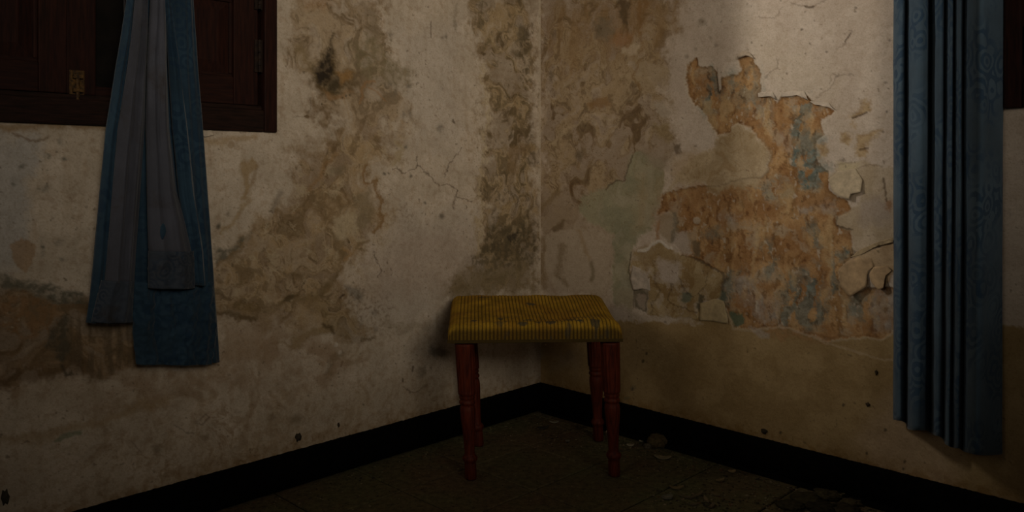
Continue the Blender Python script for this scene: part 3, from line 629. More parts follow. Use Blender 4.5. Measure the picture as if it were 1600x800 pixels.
    rust = lerp((.24, .125, .05), (.38, .21, .09), sstep(-.3, .3, fine))
    for pts, k in ((P8((640, 70), (700, 80), (740, 65), (790, 120), (830, 110), (870, 80), (880, 170), (640, 180), (600, 140)), .75), (P8((1110, 130), (1180, 110), (1330, 130), (1330, 190), (1200, 180), (1120, 190)), .85), (P8((860, 100), (1000, 130), (1100, 190), (900, 190)), .6),
                   (P8((545, 140), (600, 180), (560, 260), (540, 330), (520, 320)), .9), (P7((680, 330), (790, 330), (790, 420), (690, 430)), .75), (P7((900, 250), (960, 250), (985, 330), (920, 330)), .6), (P7((880, 480), (960, 480), (960, 545), (880, 540)), .75),
                   (P8((1000, 510), (1060, 530), (1050, 590), (1010, 560)), .95), (P8((1320, 250), (1420, 280), (1410, 330), (1340, 300)), .9), (P8((1150, 480), (1190, 490), (1180, 540), (1150, 540)), .7), (P8((930, 700), (1100, 690), (1300, 760), (1300, 790), (950, 740)), .7)):
        c.paint(c.poly(pts, 10, 12), rust, k, .5 + .5 * sstep(-.3, .2, fine))
    c.edge_relief(pe, .0030, rimk=.30)
    i, m, d = pe
    c.mul((i, np.exp(-((d - 1.5) / 2.0) ** 2)), (.55, .48, .40), .6)
    fl = c.fb(75, 45, 3, off=120); fl2 = c.fb(52, 26, 4, off=140, warp=.02)
    c.paint((i, m), (.56, .47, .36), .75, sstep(.30, .52, fl) * sstep(-.2, .3, vst))
    c.mul((i, m), (.50, .42, .34), .75, sstep(.22, .5, fl2))
    c.paint((i, m), (.58, .41, .21), .5, sstep(.2, .5, c.fb(20, 7, 4, off=160, warp=.03)))
    # yellowish middle coat islands
    isl = P7((865, 570), (900, 553), (945, 562), (975, 592), (1000, 640), (1035, 700), (1030, 760), (990, 800)) + P8((985, 92), (905, 100), (870, 85), (835, 105), (790, 118), (745, 66), (700, 80), (640, 72), (590, 108)) + P7((620, 790), (700, 700), (800, 650), (800, 602), (858, 592))
    si = c.poly(isl, 9, 9); c.paint(si, lerp((.42, .315, .185), (.51, .395, .25), sstep(-.4, .4, mid)), .97); c.h[si[0]] += .001 * si[1]
    c.mul(si, (.80, .72, .60), .8, np.clip(c.fil + sstep(.15, .5, c.q2), 0, 1))
    cream = lerp((.36, .26, .125), (.48, .365, .20), sstep(-.4, .4, mid))
    cf = c.poly(P8((412, 420), (430, 385), (480, 385), (540, 345), (600, 372), (640, 400), (720, 420), (830, 470), (828, 540), (815, 590), (780, 600), (720, 610), (725, 690), (640, 680), (500, 655), (500, 560), (430, 550)), 2.5, 5)
    c.paint(cf, cream, .95); c.h[cf[0]] += .0014 * cf[1]; c.mul((cf[0], cf[1]), (.68, .58, .44), .8, np.clip(c.fil + sstep(.1, .45, c.q2), 0, 1)); c.paint((cf[0], cf[1]), (.52, .44, .35), .6, sstep(.1, .35, c.fb(14, off=180, oct=4, warp=.05)))
    c.paint(c.poly(P8((420, 385), (530, 350), (610, 385), (640, 440), (540, 430), (480, 450)), 10, 8), (.34, .24, .12), .75)
    c.paint(c.poly(P8((420, 450), (500, 460), (500, 490), (470, 540), (430, 540)), 6, 8), (.52, .44, .36), .8)
    c.paint(c.poly(P8((530, 420), (640, 430), (640, 490), (600, 520), (540, 500)), 7, 8), (.53, .45, .385), .85)
    c.paint(c.poly(P8((600, 300), (670, 300), (690, 390), (650, 400), (610, 370)), 6, 7), (.50, .42, .35), .9)
    c.paint(c.blob(*P8((710, 240))[0], 7, 7, 0, 3, .7), (.52, .42, .31), .9, h=.001)
    c.paint(c.poly(P8((550, 230), (600, 200), (620, 300), (590, 340), (550, 300)), 6, 7), (.38, .29, .19), .8); c.paint(c.line(P8((600, 215), (618, 280), (600, 335)), 6, 5, 5), (.19, .16, .11), .75)
    for pts, col_ in ((P8((430, 550), (500, 565), (495, 650), (430, 635)), (.14, .115, .07)), (P8((640, 555), (680, 560), (685, 600), (645, 615)), (.16, .175, .125)), (P8((720, 560), (745, 575), (735, 670), (720, 640)), (.11, .09, .05)), (P8((820, 545), (845, 560), (840, 615), (815, 590)), (.12, .135, .10)),
                      (P8((850, 645), (905, 650), (910, 700), (880, 712), (860, 680)), (.11, .15, .095)), (P8((690, 340), (730, 345), (725, 410), (700, 405)), (.20, .145, .085))):
        c.paint(c.poly(pts, 4, 6), col_, .9, h=-.001)
    c.paint(c.poly(P8((445, 580), (490, 575), (485, 640), (450, 630)), 4, 6), (.40, .32, .25), .8)
    c.paint(c.line(P8((450, 383), (480, 380), (510, 350), (540, 335), (565, 350), (600, 370)), 4, 2, 3), (.66, .60, .52), .95, h=.0016)
    c.paint(c.line(P8((520, 300), (515, 335), (490, 365)), 2.5, 2, 8), (.62, .55, .45), .7)
    c.crack(P8((415, 385), (410, 470), (430, 560), (425, 640)), 2.6, .8, 3); c.crack(P8((640, 400), (720, 418), (830, 470), (826, 560)), 2.4, .7, 4); c.crack(P8((520, 420), (530, 520), (545, 545)), 1.6, .5)
    for l in (P8((545, 545), (520, 600), (510, 650)), P8((640, 490), (650, 555), (690, 580), (720, 560)), P8((600, 520), (590, 600), (640, 640), (720, 660)), P8((430, 545), (470, 540), (505, 490)), P8((760, 470), (740, 530), (720, 560)), P8((690, 410), (760, 440), (830, 470))): c.crack(l, 2.0, .6, 6)
    # white ragged paint edge above the dado
    c.paint(c.poly(P8((390, 640), (430, 640), (500, 660), (600, 670), (700, 690), (740, 710), (690, 720), (590, 695), (480, 690), (400, 690)), 4, 7), (.52, .43, .33), .75, .4 + .6 * sstep(-.3, .2, fine))
    c.paint(c.poly(P8((345, 540), (420, 560), (420, 660), (345, 620)), 14, 10), (.36, .30, .20), .7)
    c.paint(c.line(P8((1230, 765), (1330, 800), (1420, 830), (1500, 850), (1585, 860)), 3, 3, 5), (.52, .40, .26), .6)
    c.paint(c.poly(P8((930, 715), (1000, 720), (1045, 745), (1035, 770), (980, 760)), 6, 7), (.42, .36, .29), .7)
    # cream flaking plaster right of the peeled field
    cr = c.poly(P8((1300, 60), (1340, -10), (1430, -30), (1590, 0), (1700, 0), (1700, 350), (1585, 335), (1500, 360), (1405, 400), (1410, 300), (1345, 265), (1335, 222), (1440, 150), (1462, 112), (1405, 145), (1350, 130)), 5, 6)
    c.paint(cr, lerp((.44, .345, .225), (.53, .43, .31), sstep(-.4, .4, mid)), .9)
    c.paint(c.poly(P8((1330, -20), (1430, -20), (1420, 60), (1340, 70)), 10, 8), (.55, .46, .29), .85)
    c.paint(c.poly(P8((1430, 160), (1580, 130), (1580, 250), (1450, 260)), 20, 14), (.41, .34, .285), .7)
    c.paint(c.poly(P8((1545, 140), (1575, 150), (1570, 200), (1550, 190)), 6, 7), (.30, .16, .07), .8); c.crack(P8((1548, 60), (1555, 110), (1552, 150)), 3, .8, 4)
    lowf = c.poly(P8((1350, 460), (1405, 405), (1500, 365), (1585, 340), (1700, 330), (1700, 470), (1585, 475), (1545, 548), (1495, 510), (1478, 465), (1470, 535), (1405, 578), (1352, 532)), 3, 5)
    c.paint(lowf, lerp((.40, .27, .145), (.50, .365, .22), sstep(-.35, .35, mid)), .95); c.h[lowf[0]] += .002 * lowf[1]
    c.crack(P8((1395, 405), (1455, 385), (1500, 360), (1585, 335), (1640, 320)), 4, .9, 4)
    c.crack(P8((1475, 463), (1490, 455), (1530, 468), (1585, 470)), 2.5, .8, 3); c.crack(P8((1345, 220), (1335, 262), (1410, 285)), 2.4, .7, 4)
    # holes and ochre scabs near the curtain
    for pts in (P7((1400, 520), (1430, 495), (1460, 445), (1482, 445), (1470, 500), (1430, 525)), P7((1350, 590), (1380, 580), (1405, 600), (1390, 632), (1355, 630)), P7((1430, 600), (1525, 600), (1515, 615), (1470, 630), (1475, 690), (1435, 695), (1420, 660)), P7((1240, 650), (1295, 640), (1280, 690), (1245, 700)), P7((1410, 530), (1430, 560), (1420, 575))):
        q = c.poly(pts, 8, 11); c.paint(q, lerp((.35, .23, .11), (.47, .34, .185), sstep(-.3, .3, fine)), .9); c.h[q[0]] -= .001 * q[1]
    c.crack(P7((1408, 525), (1440, 517), (1465, 505)), 3.5, .9, 2); c.crack(P7((1435, 665), (1475, 662)), 3, .8, 2); c.crack(P8((0, 0), (4, 200), (14, 480)), 1.6, .6, 2)
    c.paint(c.blob(*P7((1360, 710))[0], 9, 7, 0, 7, .1), (.25, .20, .15), .8, .3 + .7 * sstep(-.2, .2, fine)); c.paint(c.blob(*P7((1553, 370))[0], 4, 3, 0, 3), (.3, .25, .2), .8)
    for l in (P7((1130, 10), (1200, 25), (1235, 28), (1290, -5)), P7((1335, 215), (1375, 185), (1405, 145), (1408, 130), (1375, 150)), P7((1405, 330), (1310, 340), (1300, 380)), P7((1240, 440), (1300, 400), (1340, 330)), P7((1010, 340), (1080, 300), (1075, 260)), P7((1100, 30), (1060, 80), (985, 80)), P7((1420, 760), (1480, 730), (1540, 735)), P7((1330, 740), (1400, 720))): c.crack(l, 1.8, .45, 5)
    c.crack(P7((1195, 25), (1235, 28)), 3, .8, 2); c.crack(P7((1375, 183), (1400, 150)), 2.5, .7, 2)
    for q in P7((1418, 36), (1570, 180), (1560, 500), (1540, 590), (1290, 230), (1180, 130)): c.paint(c.blob(*q, 2.5, 2.5, 0, 2), (.22, .18, .14), .8)
    c.mul(A, (.84, .79, .72), .55, c.fil * sstep(.05, .4, big + .5 * mid))
    # small marks of the dado
    for q in ((1402, 628), (1318, 634), (1369, 582), (1010, 552), (1005, 564), (1354, 709), (1413, 721), (1411, 732), (1383, 671), (1220, 676), (988, 608)): c.paint(c.blob(*q, 2.6, 3.6, 20, 3), (.08, .06, .035), .8)
    c.paint(c.blob(988, 606, 10, 6, 0, 8, .1), (.17, .14, .09), .6); c.paint(c.blob(980, 622, 9, 5, 0, 7, .1), (.19, .17, .10), .7)
    c.paint(c.poly([(855, 545), (900, 548), (905, 575), (870, 580)], 24, 14), (.38, .29, .19), .6); c.paint(c.blob(888, 556, 8, 12, 0, 4, .5), (.27, .2, .12), .6); c.paint(c.blob(838, 556, 16, 12, 0, 10, .1), (.30, .27, .22), .6)
    sk = np.clip((0.165 - c.z) / 0.05, 0, 1)
    c.mul((A[0], sk), (.68, .58, .42), 1, .4 + .6 * sstep(-.3, .3, fine))
    sp = c.fb(70, off=90, oct=2); c.paint((A[0], sstep(.64, .74, sp)), dark, .55, sstep(-.1, .3, mid))
    c.mul(A, (.82, .78, .72), 1, sstep(.25, .6, grit) * .6)
    c.h += .0022 * big + .0010 * swirl + .0004 * fine + .0002 * grit
    # blistered, buckled sound paint top right
    i, m, d = c.poly(P7((1000, 60), (1600, 0), (1600, 500), (1340, 480), (1000, 350)), 60, 10)
    c.h[i] += m * .0022 * np.abs(c.fb(13, 10, 3, off=44, warp=.08))[i]

def axis_steps(a, b, step): return np.linspace(a, b, max(2, int(round((b - a) / step)) + 1))

def build_wall(side, s_end, z_end, hole, step_s, step_z, painter, core):
    u, v = (L, R) if side == 'left' else (R, L)          # along, into the room
    h0s, h1s, h0z, h1z = hole
    if h0s < s_end:
        S = np.concatenate([axis_steps(-.004, h0s, step_s), axis_steps(h0s, s_end, step_s)[1:]])
        Z = np.concatenate([axis_steps(0, h0z, step_z), axis_steps(h0z, z_end, step_z)[1:]])
    ss, zz = np.meshgrid(S, Z)
    shp = ss.shape; c = Canvas(side, ss.ravel(), zz.ravel())
    painter(c)
    h = c.h - c.h.mean()
    h = np.clip(h, -.007, .005) * sstep(-.004, .012, c.s) - .0005
    P = K[None] + c.s[:, None] * u[None] + h[:, None] * v[None]; P[:, 2] = c.z
    ny, nx = shp; idx = np.arange(ny * nx).reshape(ny, nx)
    q = np.stack([idx[:-1, :-1], idx[:-1, 1:], idx[1:, 1:], idx[1:, :-1]], -1).reshape(-1, 4)
    cs = c.s[q].mean(1); cz = c.z[q].mean(1)
    q = q[~((cs > h0s) & (cs < h1s) & (cz > h0z) & (cz < h1z))]
    if side == 'right': q = q[:, ::-1]
    ncol = c.col
    # masonry behind and around the weathered face
    V = [P]; Q = [q]; C = [ncol]; n = len(P)
    for (s0, s1, n0, n1, z0, z1) in core:
        b = np.array([K + s * u + nn * v + np.array([0, 0, z]) for z in (z0, z1) for (s, nn) in ((s0, n0), (s1, n0), (s1, n1), (s0, n1))])
        V.append(b); C.append(np.tile([[.46, .375, .28]], (8, 1)))
        f = np.array(BF); Q.append((f if side == 'left' else f[:, ::-1]) + n); n += 8
    me = quads('wall', np.concatenate(V), np.concatenate(Q)); set_col(me, np.concatenate(C))
    return link_mesh('wall_' + side, me, M_WALL, smooth=True, kind='structure')

W1S0, W1S1, W1Z0, W1Z1 = 1.232, 2.26, 1.132, 2.36      # left window: rough opening in (s, z)
W2R0, W2R1, W2Z0, W2Z1 = 1.716, 2.76, 1.180, 2.36      # right window
CEIL = 2.75; RM = 4.2
def core_of(a0, a1, z0, z1, sgn=1):
    t = -.30; f = -.0085
    return [(-.30, a0, t, f, -.02, CEIL), (a1, RM, t, f if a1 > 2.2 else f, -.02, CEIL), (a0, a1, t, f, -.02, z0), (a0, a1, t, f, z1, CEIL)]
wl = build_wall('left', 2.08, 1.80, (W1S0, W1S1, W1Z0, W1Z1), .0031, .0027, paint_left, core_of(W1S0, W1S1, W1Z0, W1Z1))
wr = build_wall('right', 1.90, 1.80, (W2R0, W2R1, W2Z0, W2Z1), .0031, .0027, paint_right, core_of(W2R0, W2R1, W2Z0, W2Z1))
# ------------------------------------------------------------------ floor, ceiling, skirting
def slab(name, s0, s1, r0, r1, z0, z1, m, **kw):
    return link_mesh(name, mesh(name, box_pts(s0, s1, r0, r1, z0, z1), BF), m, smooth=False, **kw)
floor = slab('floor', -.3, RM, -.3, RM, -.12, -.006, M_GROUT, kind='structure')
ceiling = slab('ceiling', -.3, RM, -.3, RM, CEIL, CEIL + .1, M_CEIL, kind='structure')
TS, JG = .29, .0060
rt = random.Random(3)
for i in range(0, 12):
    for j in range(0, 12):
        s0 = .067 + TS * (i - 1) + JG / 2; s1 = s0 + TS - JG
        r0 = -.018 + TS * j + JG / 2; r1 = r0 + TS - JG
        s0 = max(s0, .0); r0 = max(r0, .0)
        if s1 - s0 < .02 or r1 - r0 < .02: continue
        vis = False
        for (s, r) in ((s0, r0), (s1, r0), (s0, r1), (s1, r1)):
            p = W(s, r, 0)
            if p[1] > .5:
                x = PX + F * p[0] / p[1]; y = HY + F * CH / p[1]
                if -250 < x < 1850 and y < 950: vis = True
        if not vis: continue
        dz = rt.uniform(-.0012, .0)
        pts = box_pts(s0, s1, r0, r1, -.0058, dz)
        me = mesh('floor_tile', pts, BF); 
        bm = bmesh.new(); bm.from_mesh(me)
        bmesh.ops.recalc_face_normals(bm, faces=bm.faces)
        top = [e for e in bm.edges if all(v.co.z > -.004 for v in e.verts)]
        bmesh.ops.bevel(bm, geom=top, offset=.0026, segments=1, affect='EDGES'); bm.to_mesh(me); bm.free()
        link_mesh('floor_tile', me, M_FLOOR, floor, smooth=False)

def skirting(name, side, length, hgt, th):
    u, v = (L, R) if side == 'left' else (R, L)
    S = np.linspace(-.0, length, int(length / .006)); prof = [(0, .001), (0.004, th * .85), (.05, th), (hgt - .010, th), (hgt - .003, th * .75), (hgt, th * .35), (hgt + .001, -.006)]
    P = np.zeros((len(prof), len(S), 3))
    nz = .0016 * fbm(S * 30 + (3 if side == 'left' else 40), S * 0, 4) + .0016 * fbm(S * 110 + 5, S * 0 + 2, 3)
    dn = .0010 * fbm(S * 12 + 9, S * 0 + 5, 3)
    for k, (z, n) in enumerate(prof):
        nn = n + (dn if 0 < k < 6 else 0)
        P[k] = K[None] + S[:, None] * u[None] + np.broadcast_to(np.atleast_1d(nn), S.shape)[:, None] * v[None]
        P[k][:, 2] = z + (nz if k >= 3 else 0)
    if side == 'left': P = P[:, ::-1]
    me = grid_mesh(name, P[:, ::-1] if side == 'right' else P)
    return link_mesh(name, me, M_BASE, smooth=True, kind='structure')
skirting('baseboard_left', 'left', RM - .2, .114, .016)
skirting('baseboard_right', 'right', RM - .2, .114, .016)
# thin shoe moulding at the foot of the right skirting
rbox('trim_1', .0165, .034, .03, RM - .3, -.0005, .013, M_BASE, None, .003, kind='structure')

# ------------------------------------------------------------------ shuttered windows
def local(side):
    """box builder in (along wall, off wall, z) for either wall"""
    def b(name, a0, a1, n0, n1, z0, z1, m, parent, bev=.003):
        if side == 'left': return rbox(name, a0, a1, n0, n1, z0, z1, m, parent, bev)
        return rbox(name, n0, n1, a0, a1, z0, z1, m, parent, bev)
    return b

def raised_panel(name, side, a0, a1, z0, z1, n, m, parent, groove=.012, raise_=.008, field=.045):
    u, v = (L, R) if side == 'left' else (R, L)
    rings = [(0, n), (groove, n), (field, n + raise_), (field + .003, n + raise_)]
    V = []; Fc = []
    for d, nn in rings:
        for a, z in ((a0 + d, z0 + d), (a1 - d, z0 + d), (a1 - d, z1 - d), (a0 + d, z1 - d)):
            p = K + a * u + nn * v; V.append((p[0], p[1], z))
    for k in range(len(rings) - 1):
        for e in range(4):
            Fc.append((4 * k + e, 4 * k + (e + 1) % 4, 4 * k + 4 + (e + 1) % 4, 4 * k + 4 + e))
    Fc.append((4 * len(rings) - 4, 4 * len(rings) - 3, 4 * len(rings) - 2, 4 * len(rings) - 1))
    me = mesh(name, V, Fc); bm = bmesh.new(); bm.from_mesh(me)
    bmesh.ops.recalc_face_normals(bm, faces=bm.faces); bm.to_mesh(me); bm.free()
    o = link_mesh(name, me, m, parent, smooth=False); md = o.modifiers.new('thick', 'SOLIDIFY'); md.thickness = .012; md.offset = 0
    return o

def moulding(b, side, a0, a1, z0, z1, n, parent, w=.010):
    b('panel_moulding', a0, a1, n, n + .010, z0, z0 + w, M_WOODH, parent, .003)
    b('panel_moulding', a0, a1, n, n + .010, z1 - w, z1, M_WOODH, parent, .003)
    b('panel_moulding', a0, a0 + w, n, n + .010, z0 + w, z1 - w, M_WOODR, parent, .003)
    b('panel_moulding', a1 - w, a1, n, n + .010, z0 + w, z1 - w, M_WOODR, parent, .003)

def leaf(b, side, win, a0, a1, z0, z1, n, st=.078, rail=.082):
    """one shutter leaf: two stiles, two rails, a sunk raised panel with a moulded edge"""
    e = empty('shutter', (K + ((a0 + a1) / 2) * (L if side == 'left' else R))[:].tolist()[:2] + [z0])
    e.location = Vector(e.location) - origin_of(win); e.parent = win
    b('stile', a0, a0 + st, n - .030, n, z0, z1, M_WOODR, e); b('stile', a1 - st, a1, n - .030, n, z0, z1, M_WOODR, e)
    b('rail', a0 + st, a1 - st, n - .030, n - .001, z0, z0 + rail, M_WOODH, e); b('rail', a0 + st, a1 - st, n - .030, n - .001, z1 - rail, z1, M_WOODH, e)
    raised_panel('panel', side, a0 + st, a1 - st, z0 + rail, z1 - rail, n - .022, M_WOODR, e)
    moulding(b, side, a0 + st, a1 - st, z0 + rail, z1 - rail, n - .019, e)
    return e

def cyl(name, p0, p1, rad, m, parent, seg=12):
    p0 = Vector(p0); p1 = Vector(p1); d = p1 - p0
    bm = bmesh.new(); bmesh.ops.create_cone(bm, cap_ends=True, segments=seg, radius1=rad, radius2=rad, depth=d.length)
    me = bpy.data.meshes.new(name); 
    from mathutils import Matrix
    bm.transform(Matrix.Translation((p0 + p1) / 2) @ d.to_track_quat('Z', 'Y').to_matrix().to_4x4())
    bm.to_mesh(me); bm.free(); return link_mesh(name, me, m, parent, smooth=False)

def hinge(win, side, a, n, z0, z1):
    u, v = (L, R) if side == 'left' else (R, L)
    h = z1 - z0; p = K + a * u + n * v
    e = empty('hinge'); e.location = Vector((p[0], p[1], z0)) - origin_of(win); e.parent = win
    k = h / 5
    for i in range(5):
        cyl('knuckle', (p[0], p[1], z0 + i * k + .0006), (p[0], p[1], z0 + (i + 1) * k - .0006), .0055, M_IRON, e)
    b = local(side)
    b('hinge_plate', a - .014, a + .014, n - .007, n - .0045, z0, z1, M_IRON, e, .0008)

def window(n_, side, a0, a1, z0, z1):
    u = L if side == 'left' else R
    b = local(side); p = K + (a0 + a1) / 2 * u
    win = empty('window_%d' % n_, (p[0], p[1], z0), kind='structure')
    fn = .014                                          # the frame stands a little proud of the plaster
    jw = .043
    b('jamb', a0 - .008, a0 + jw - .008, -.16, fn, z0 - .008, z1, M_WOODR, win, .004)
    b('jamb', a1 - jw, a1, -.16, fn, z0 - .008, z1, M_WOODR, win, .004)
    b('sill_rail', a0 + jw - .008, a1 - jw, -.16, fn - .001, z0 - .008, z0 + .058, M_WOODB, win, .005)
    b('sill_bead', a0 + jw - .008, a1 - jw, -.03, -.002, z0 + .058, z0 + .072, M_WOODB, win, .004)
    b('head_rail', a0 + jw - .008, a1 - jw, -.16, fn - .001, z1 - .06, z1, M_WOODB, win, .004)
    b('transom', a0 + jw - .008, a1 - jw, -.10, fn - .004, 1.605, 1.665, M_WOODB, win, .004)
    b('light_leak_strip', a0 + jw - .014, a0 + jw + .022, -.075, -.040, z0 + .05, 1.61, M_WOODR, win, .002); b('light_leak_strip', a1 - jw - .022, a1 - jw + .010, -.075, -.040, z0 + .05, 1.61, M_WOODR, win, .002)  # strips added behind the shutter edges to block leaking light
    b('light_leak_strip', a0 + jw, a1 - jw, -.075, -.040, z0 + .05, z0 + .10, M_WOODH, win, .002); b('light_leak_strip', a0 + jw, a1 - jw, -.075, -.040, 1.57, 1.61, M_WOODH, win, .002)
    return win, b
w1, b1 = window(1, 'left', W1S0, W1S1, W1Z0, W1Z1)
Z0, Z1 = W1Z0 + .073, 1.604
leaf(b1, 'left', w1, 1.279, 1.662, Z0, Z1, -.006)
b1('meeting_post', 1.742, 1.815, -.05, -.012, Z0, Z1, M_WOODR, w1, .004)
leaf(b1, 'left', w1, 1.8155, 2.210, Z0, Z1, .000, .066, .075)
b1('dark_gap_sheet', 1.655, 1.84, -.075, -.055, Z0, Z1, M_DARK, w1, .002)  # sheet added behind the gap; its near-black colour stands in for darkness
hinge(w1, 'left', 1.2785, .004, 1.307, 1.407)
hinge(w1, 'left', 1.2785, .004, 1.50, 1.57)
# brass drop bolt on the meeting post
u_, v_ = L, R
def wp(s, r, z): return W(s, r, z)
bo = empty('drop_bolt'); bo.location = Vector(W(1.79, -.012, 1.21)) - origin_of(w1); bo.parent = w1
b1('bolt_plate', 1.771, 1.808, -.0125, -.0095, 1.199, 1.268, M_BRASS, bo, .001)
cyl('bolt_rod', W(1.789, -.005, 1.178), W(1.789, -.005, 1.262), .0052, M_BRASS, bo)
b1('bolt_staple', 1.777, 1.801, -.0095, .0015, 1.246, 1.256, M_BRASS, bo, .001); b1('bolt_staple', 1.777, 1.801, -.0095, .0015, 1.210, 1.220, M_BRASS, bo, .001)

w2, b2 = window(2, 'right', W2R0, W2R1, W2Z0, W2Z1)
Z0 = W2Z0 + .073
leaf(b2, 'right', w2, 1.763, 2.235, Z0, 1.604, -.006); leaf(b2, 'right', w2, 2.240, 2.71, Z0, 1.604, -.006)
hinge(w2, 'right', 1.7605, .004, 1.29, 1.39)

# ------------------------------------------------------------------ curtains
def uv_layer(me, UV):
    l = me.uv_layers.new(name='UVMap'); vi = np.empty(len(me.loops), np.int32); me.loops.foreach_get('vertex_index', vi)
    l.data.foreach_set('uv', UV[vi].astype(np.float32).ravel())

def cloth(name, side, rows, n0, bulge, folds, m, parent, nu=64, nv=110, thick=.0016, uvo=0.0, wob=.003, edge=.0, seedo=0, skew=0.0):
    """hanging cloth: rows = (y, xleft, xright) outline on the photo's own grid at distance n0 off the wall;
    folds = list of (centre 0..1, half width, height) ridges across it"""
    rows = sorted(rows); ys = np.array([r[0] for r in rows]); xl = np.array([r[1] for r in rows]); xr = np.array([r[2] for r in rows])
    u = np.linspace(0, 1, nu); yy = np.linspace(ys[0], ys[-1], nv)
    P = np.zeros((nv, nu, 3)); UV = np.zeros((nv, nu, 2)); on = on_left if side == 'left' else on_right
    vdir = R if side == 'left' else L
    for j, y in enumerate(yy):
        tt = j / (nv - 1)
        a = np.interp(y, ys, xl); b_ = np.interp(y, ys, xr)
        dep = bulge * np.sin(np.pi * u) ** .6
        for (c_, hw, h) in folds:
            q = (u - c_ - .03 * math.sin(4 * tt + 9 * c_)) / hw
            dep = dep + h * np.exp(-q * q)
        dep = dep + wob * fbm(u * 6 + seedo, np.full(nu, tt * 7), 3) + .5 * wob * fbm(u * 18 + seedo, np.full(nu, tt * 16), 2)
        wv = skew * (b_ - a) * np.sin(np.pi * u) 
        for i in range(nu):
            x = a + (b_ - a) * u[i]
            yb = y + skew * 0
            base = on(x, yb, n0)
            P[j, i] = base + dep[i] * vdir
        d = np.r_[0, np.cumsum(np.linalg.norm(np.diff(P[j], axis=0), axis=1))]
        UV[j, :, 0] = uvo + d - d.mean(); UV[j, :, 1] = P[j, :, 2]
    if side == 'left': pass
    me = grid_mesh(name, P[::-1]); uv_layer(me, UV[::-1].reshape(-1, 2))
    o = link_mesh(name, me, m, parent)
    md = o.modifiers.new('thick', 'SOLIDIFY'); md.thickness = thick; md.offset = -1
    return o

ct = W(1.56, .10, .52)
lc = empty('curtain', ct, label='blue brocade curtain with torn grey lining, bunched in front of the left shuttered window', cat='curtain')
# back sheet, blue side out, longest
cloth('blue_panel', 'left', [(-500, 222, 296), (-60, 214, 300), (0, 208, 303), (100, 200, 309), (200, 196, 317), (300, 194, 325), (400, 198, 332), (450, 202, 335), (500, 206, 339), (566, 211, 343)], .045, .012,
      [(.10, .08, .010), (.30, .07, .012), (.55, .10, .006), (.80, .06, .010), (.93, .04, .008)], M_BLUE, lc, uvo=.3, seedo=2)
# left edge of the blue side
cloth('blue_edge', 'left', [(-500, 214, 246), (0, 197, 240), (60, 188, 236), (100, 181, 230), (150, 173, 226), (200, 165, 222), (300, 155, 214), (400, 146, 210), (460, 140, 208), (504, 134, 208)], .052, .018,
      [(.15, .07, .010), (.42, .08, .008), (.75, .10, .006)], M_BLUE, lc, nu=40, uvo=.9, seedo=7)
# grey lining turned outwards, in long folds, each ending in a blue hem band
cloth('lining_fold', 'left', [(-500, 224, 243), (0, 210, 231), (60, 204, 230), (100, 199, 229), (200, 184, 226), (300, 175, 219), (400, 167, 212), (442, 163, 210)], .070, .020,
      [(.30, .10, .010), (.72, .10, .008)], M_LINING, lc, nu=40, uvo=1.7, seedo=11)
cloth('hem_band', 'left', [(438, 158, 210), (460, 152, 209), (503, 142, 207)], .072, .022, [(.30, .10, .008), (.72, .10, .006)], M_HEMB, lc, nu=40, nv=24, uvo=1.7, seedo=11)
cloth('lining_fold', 'left', [(-500, 240, 262), (0, 234, 257), (60, 231, 259), (100, 229, 260), (200, 227, 264), (300, 229, 276), (350, 230, 290), (396, 232, 300)], .086, .022,
      [(.25, .12, .006), (.65, .16, .012)], M_LINING, lc, nu=44, uvo=2.3, seedo=15)
cloth('hem_band', 'left', [(392, 231, 303), (420, 231, 304), (450, 231, 305)], .089, .024, [(.25, .12, .006), (.65, .16, .010)], M_HEMB, lc, nu=44, nv=24, uvo=2.3, seedo=15)
cloth('lining_fold', 'left', [(-500, 260, 272), (0, 255, 262), (60, 259, 272), (100, 262, 279), (200, 268, 293), (300, 278, 303), (392, 293, 317), (445, 299, 320)], .076, .020,
      [(.60, .16, .012)], M_BLUE, lc, nu=28, uvo=2.9, seedo=19)
cloth('tear', 'left', [(349, 254, 256), (354, 251, 259), (362, 250, 260), (368, 251, 258), (374, 253, 255)], .113, .0008, [], M_BLUE, lc, nu=8, nv=10, uvo=5.0, wob=0.0, thick=.0006)
# short folded hem over the longest panel
cloth('lower_hem', 'left', [(440, 206, 334), (470, 206, 336), (520, 207, 339), (569, 212, 331)], .058, .016, [(.12, .07, .008), (.30, .035, -.010), (.50, .03, -.006), (.62, .12, .010), (.90, .05, .008)], M_BLUE, lc, nu=72, nv=60, uvo=4.2, seedo=23, wob=.007)
# small paint crumbs caught on the hem are left to the wall; curtain rod above
def rod(name, side, a0, a1, n, z, label):
    u, v = (L, R) if side == 'left' else (R, L)
    p = K + (a0 + a1) / 2 * u + n * v
    e = empty(name, (p[0], p[1], z), label=label, cat='curtain rod')
    q0 = K + a0 * u + n * v; q1 = K + a1 * u + n * v
    cyl('pole', (q0[0], q0[1], z), (q1[0], q1[1], z), .012, M_WOODR, e)
    for a in (a0 + .05, a1 - .05):
        f0 = K + a * u + .0 * v; f1 = K + a * u + (n + .005) * v
        cyl('bracket', (f0[0], f0[1], z - .004), (f1[0], f1[1], z - .004), .007, M_IRON, e)

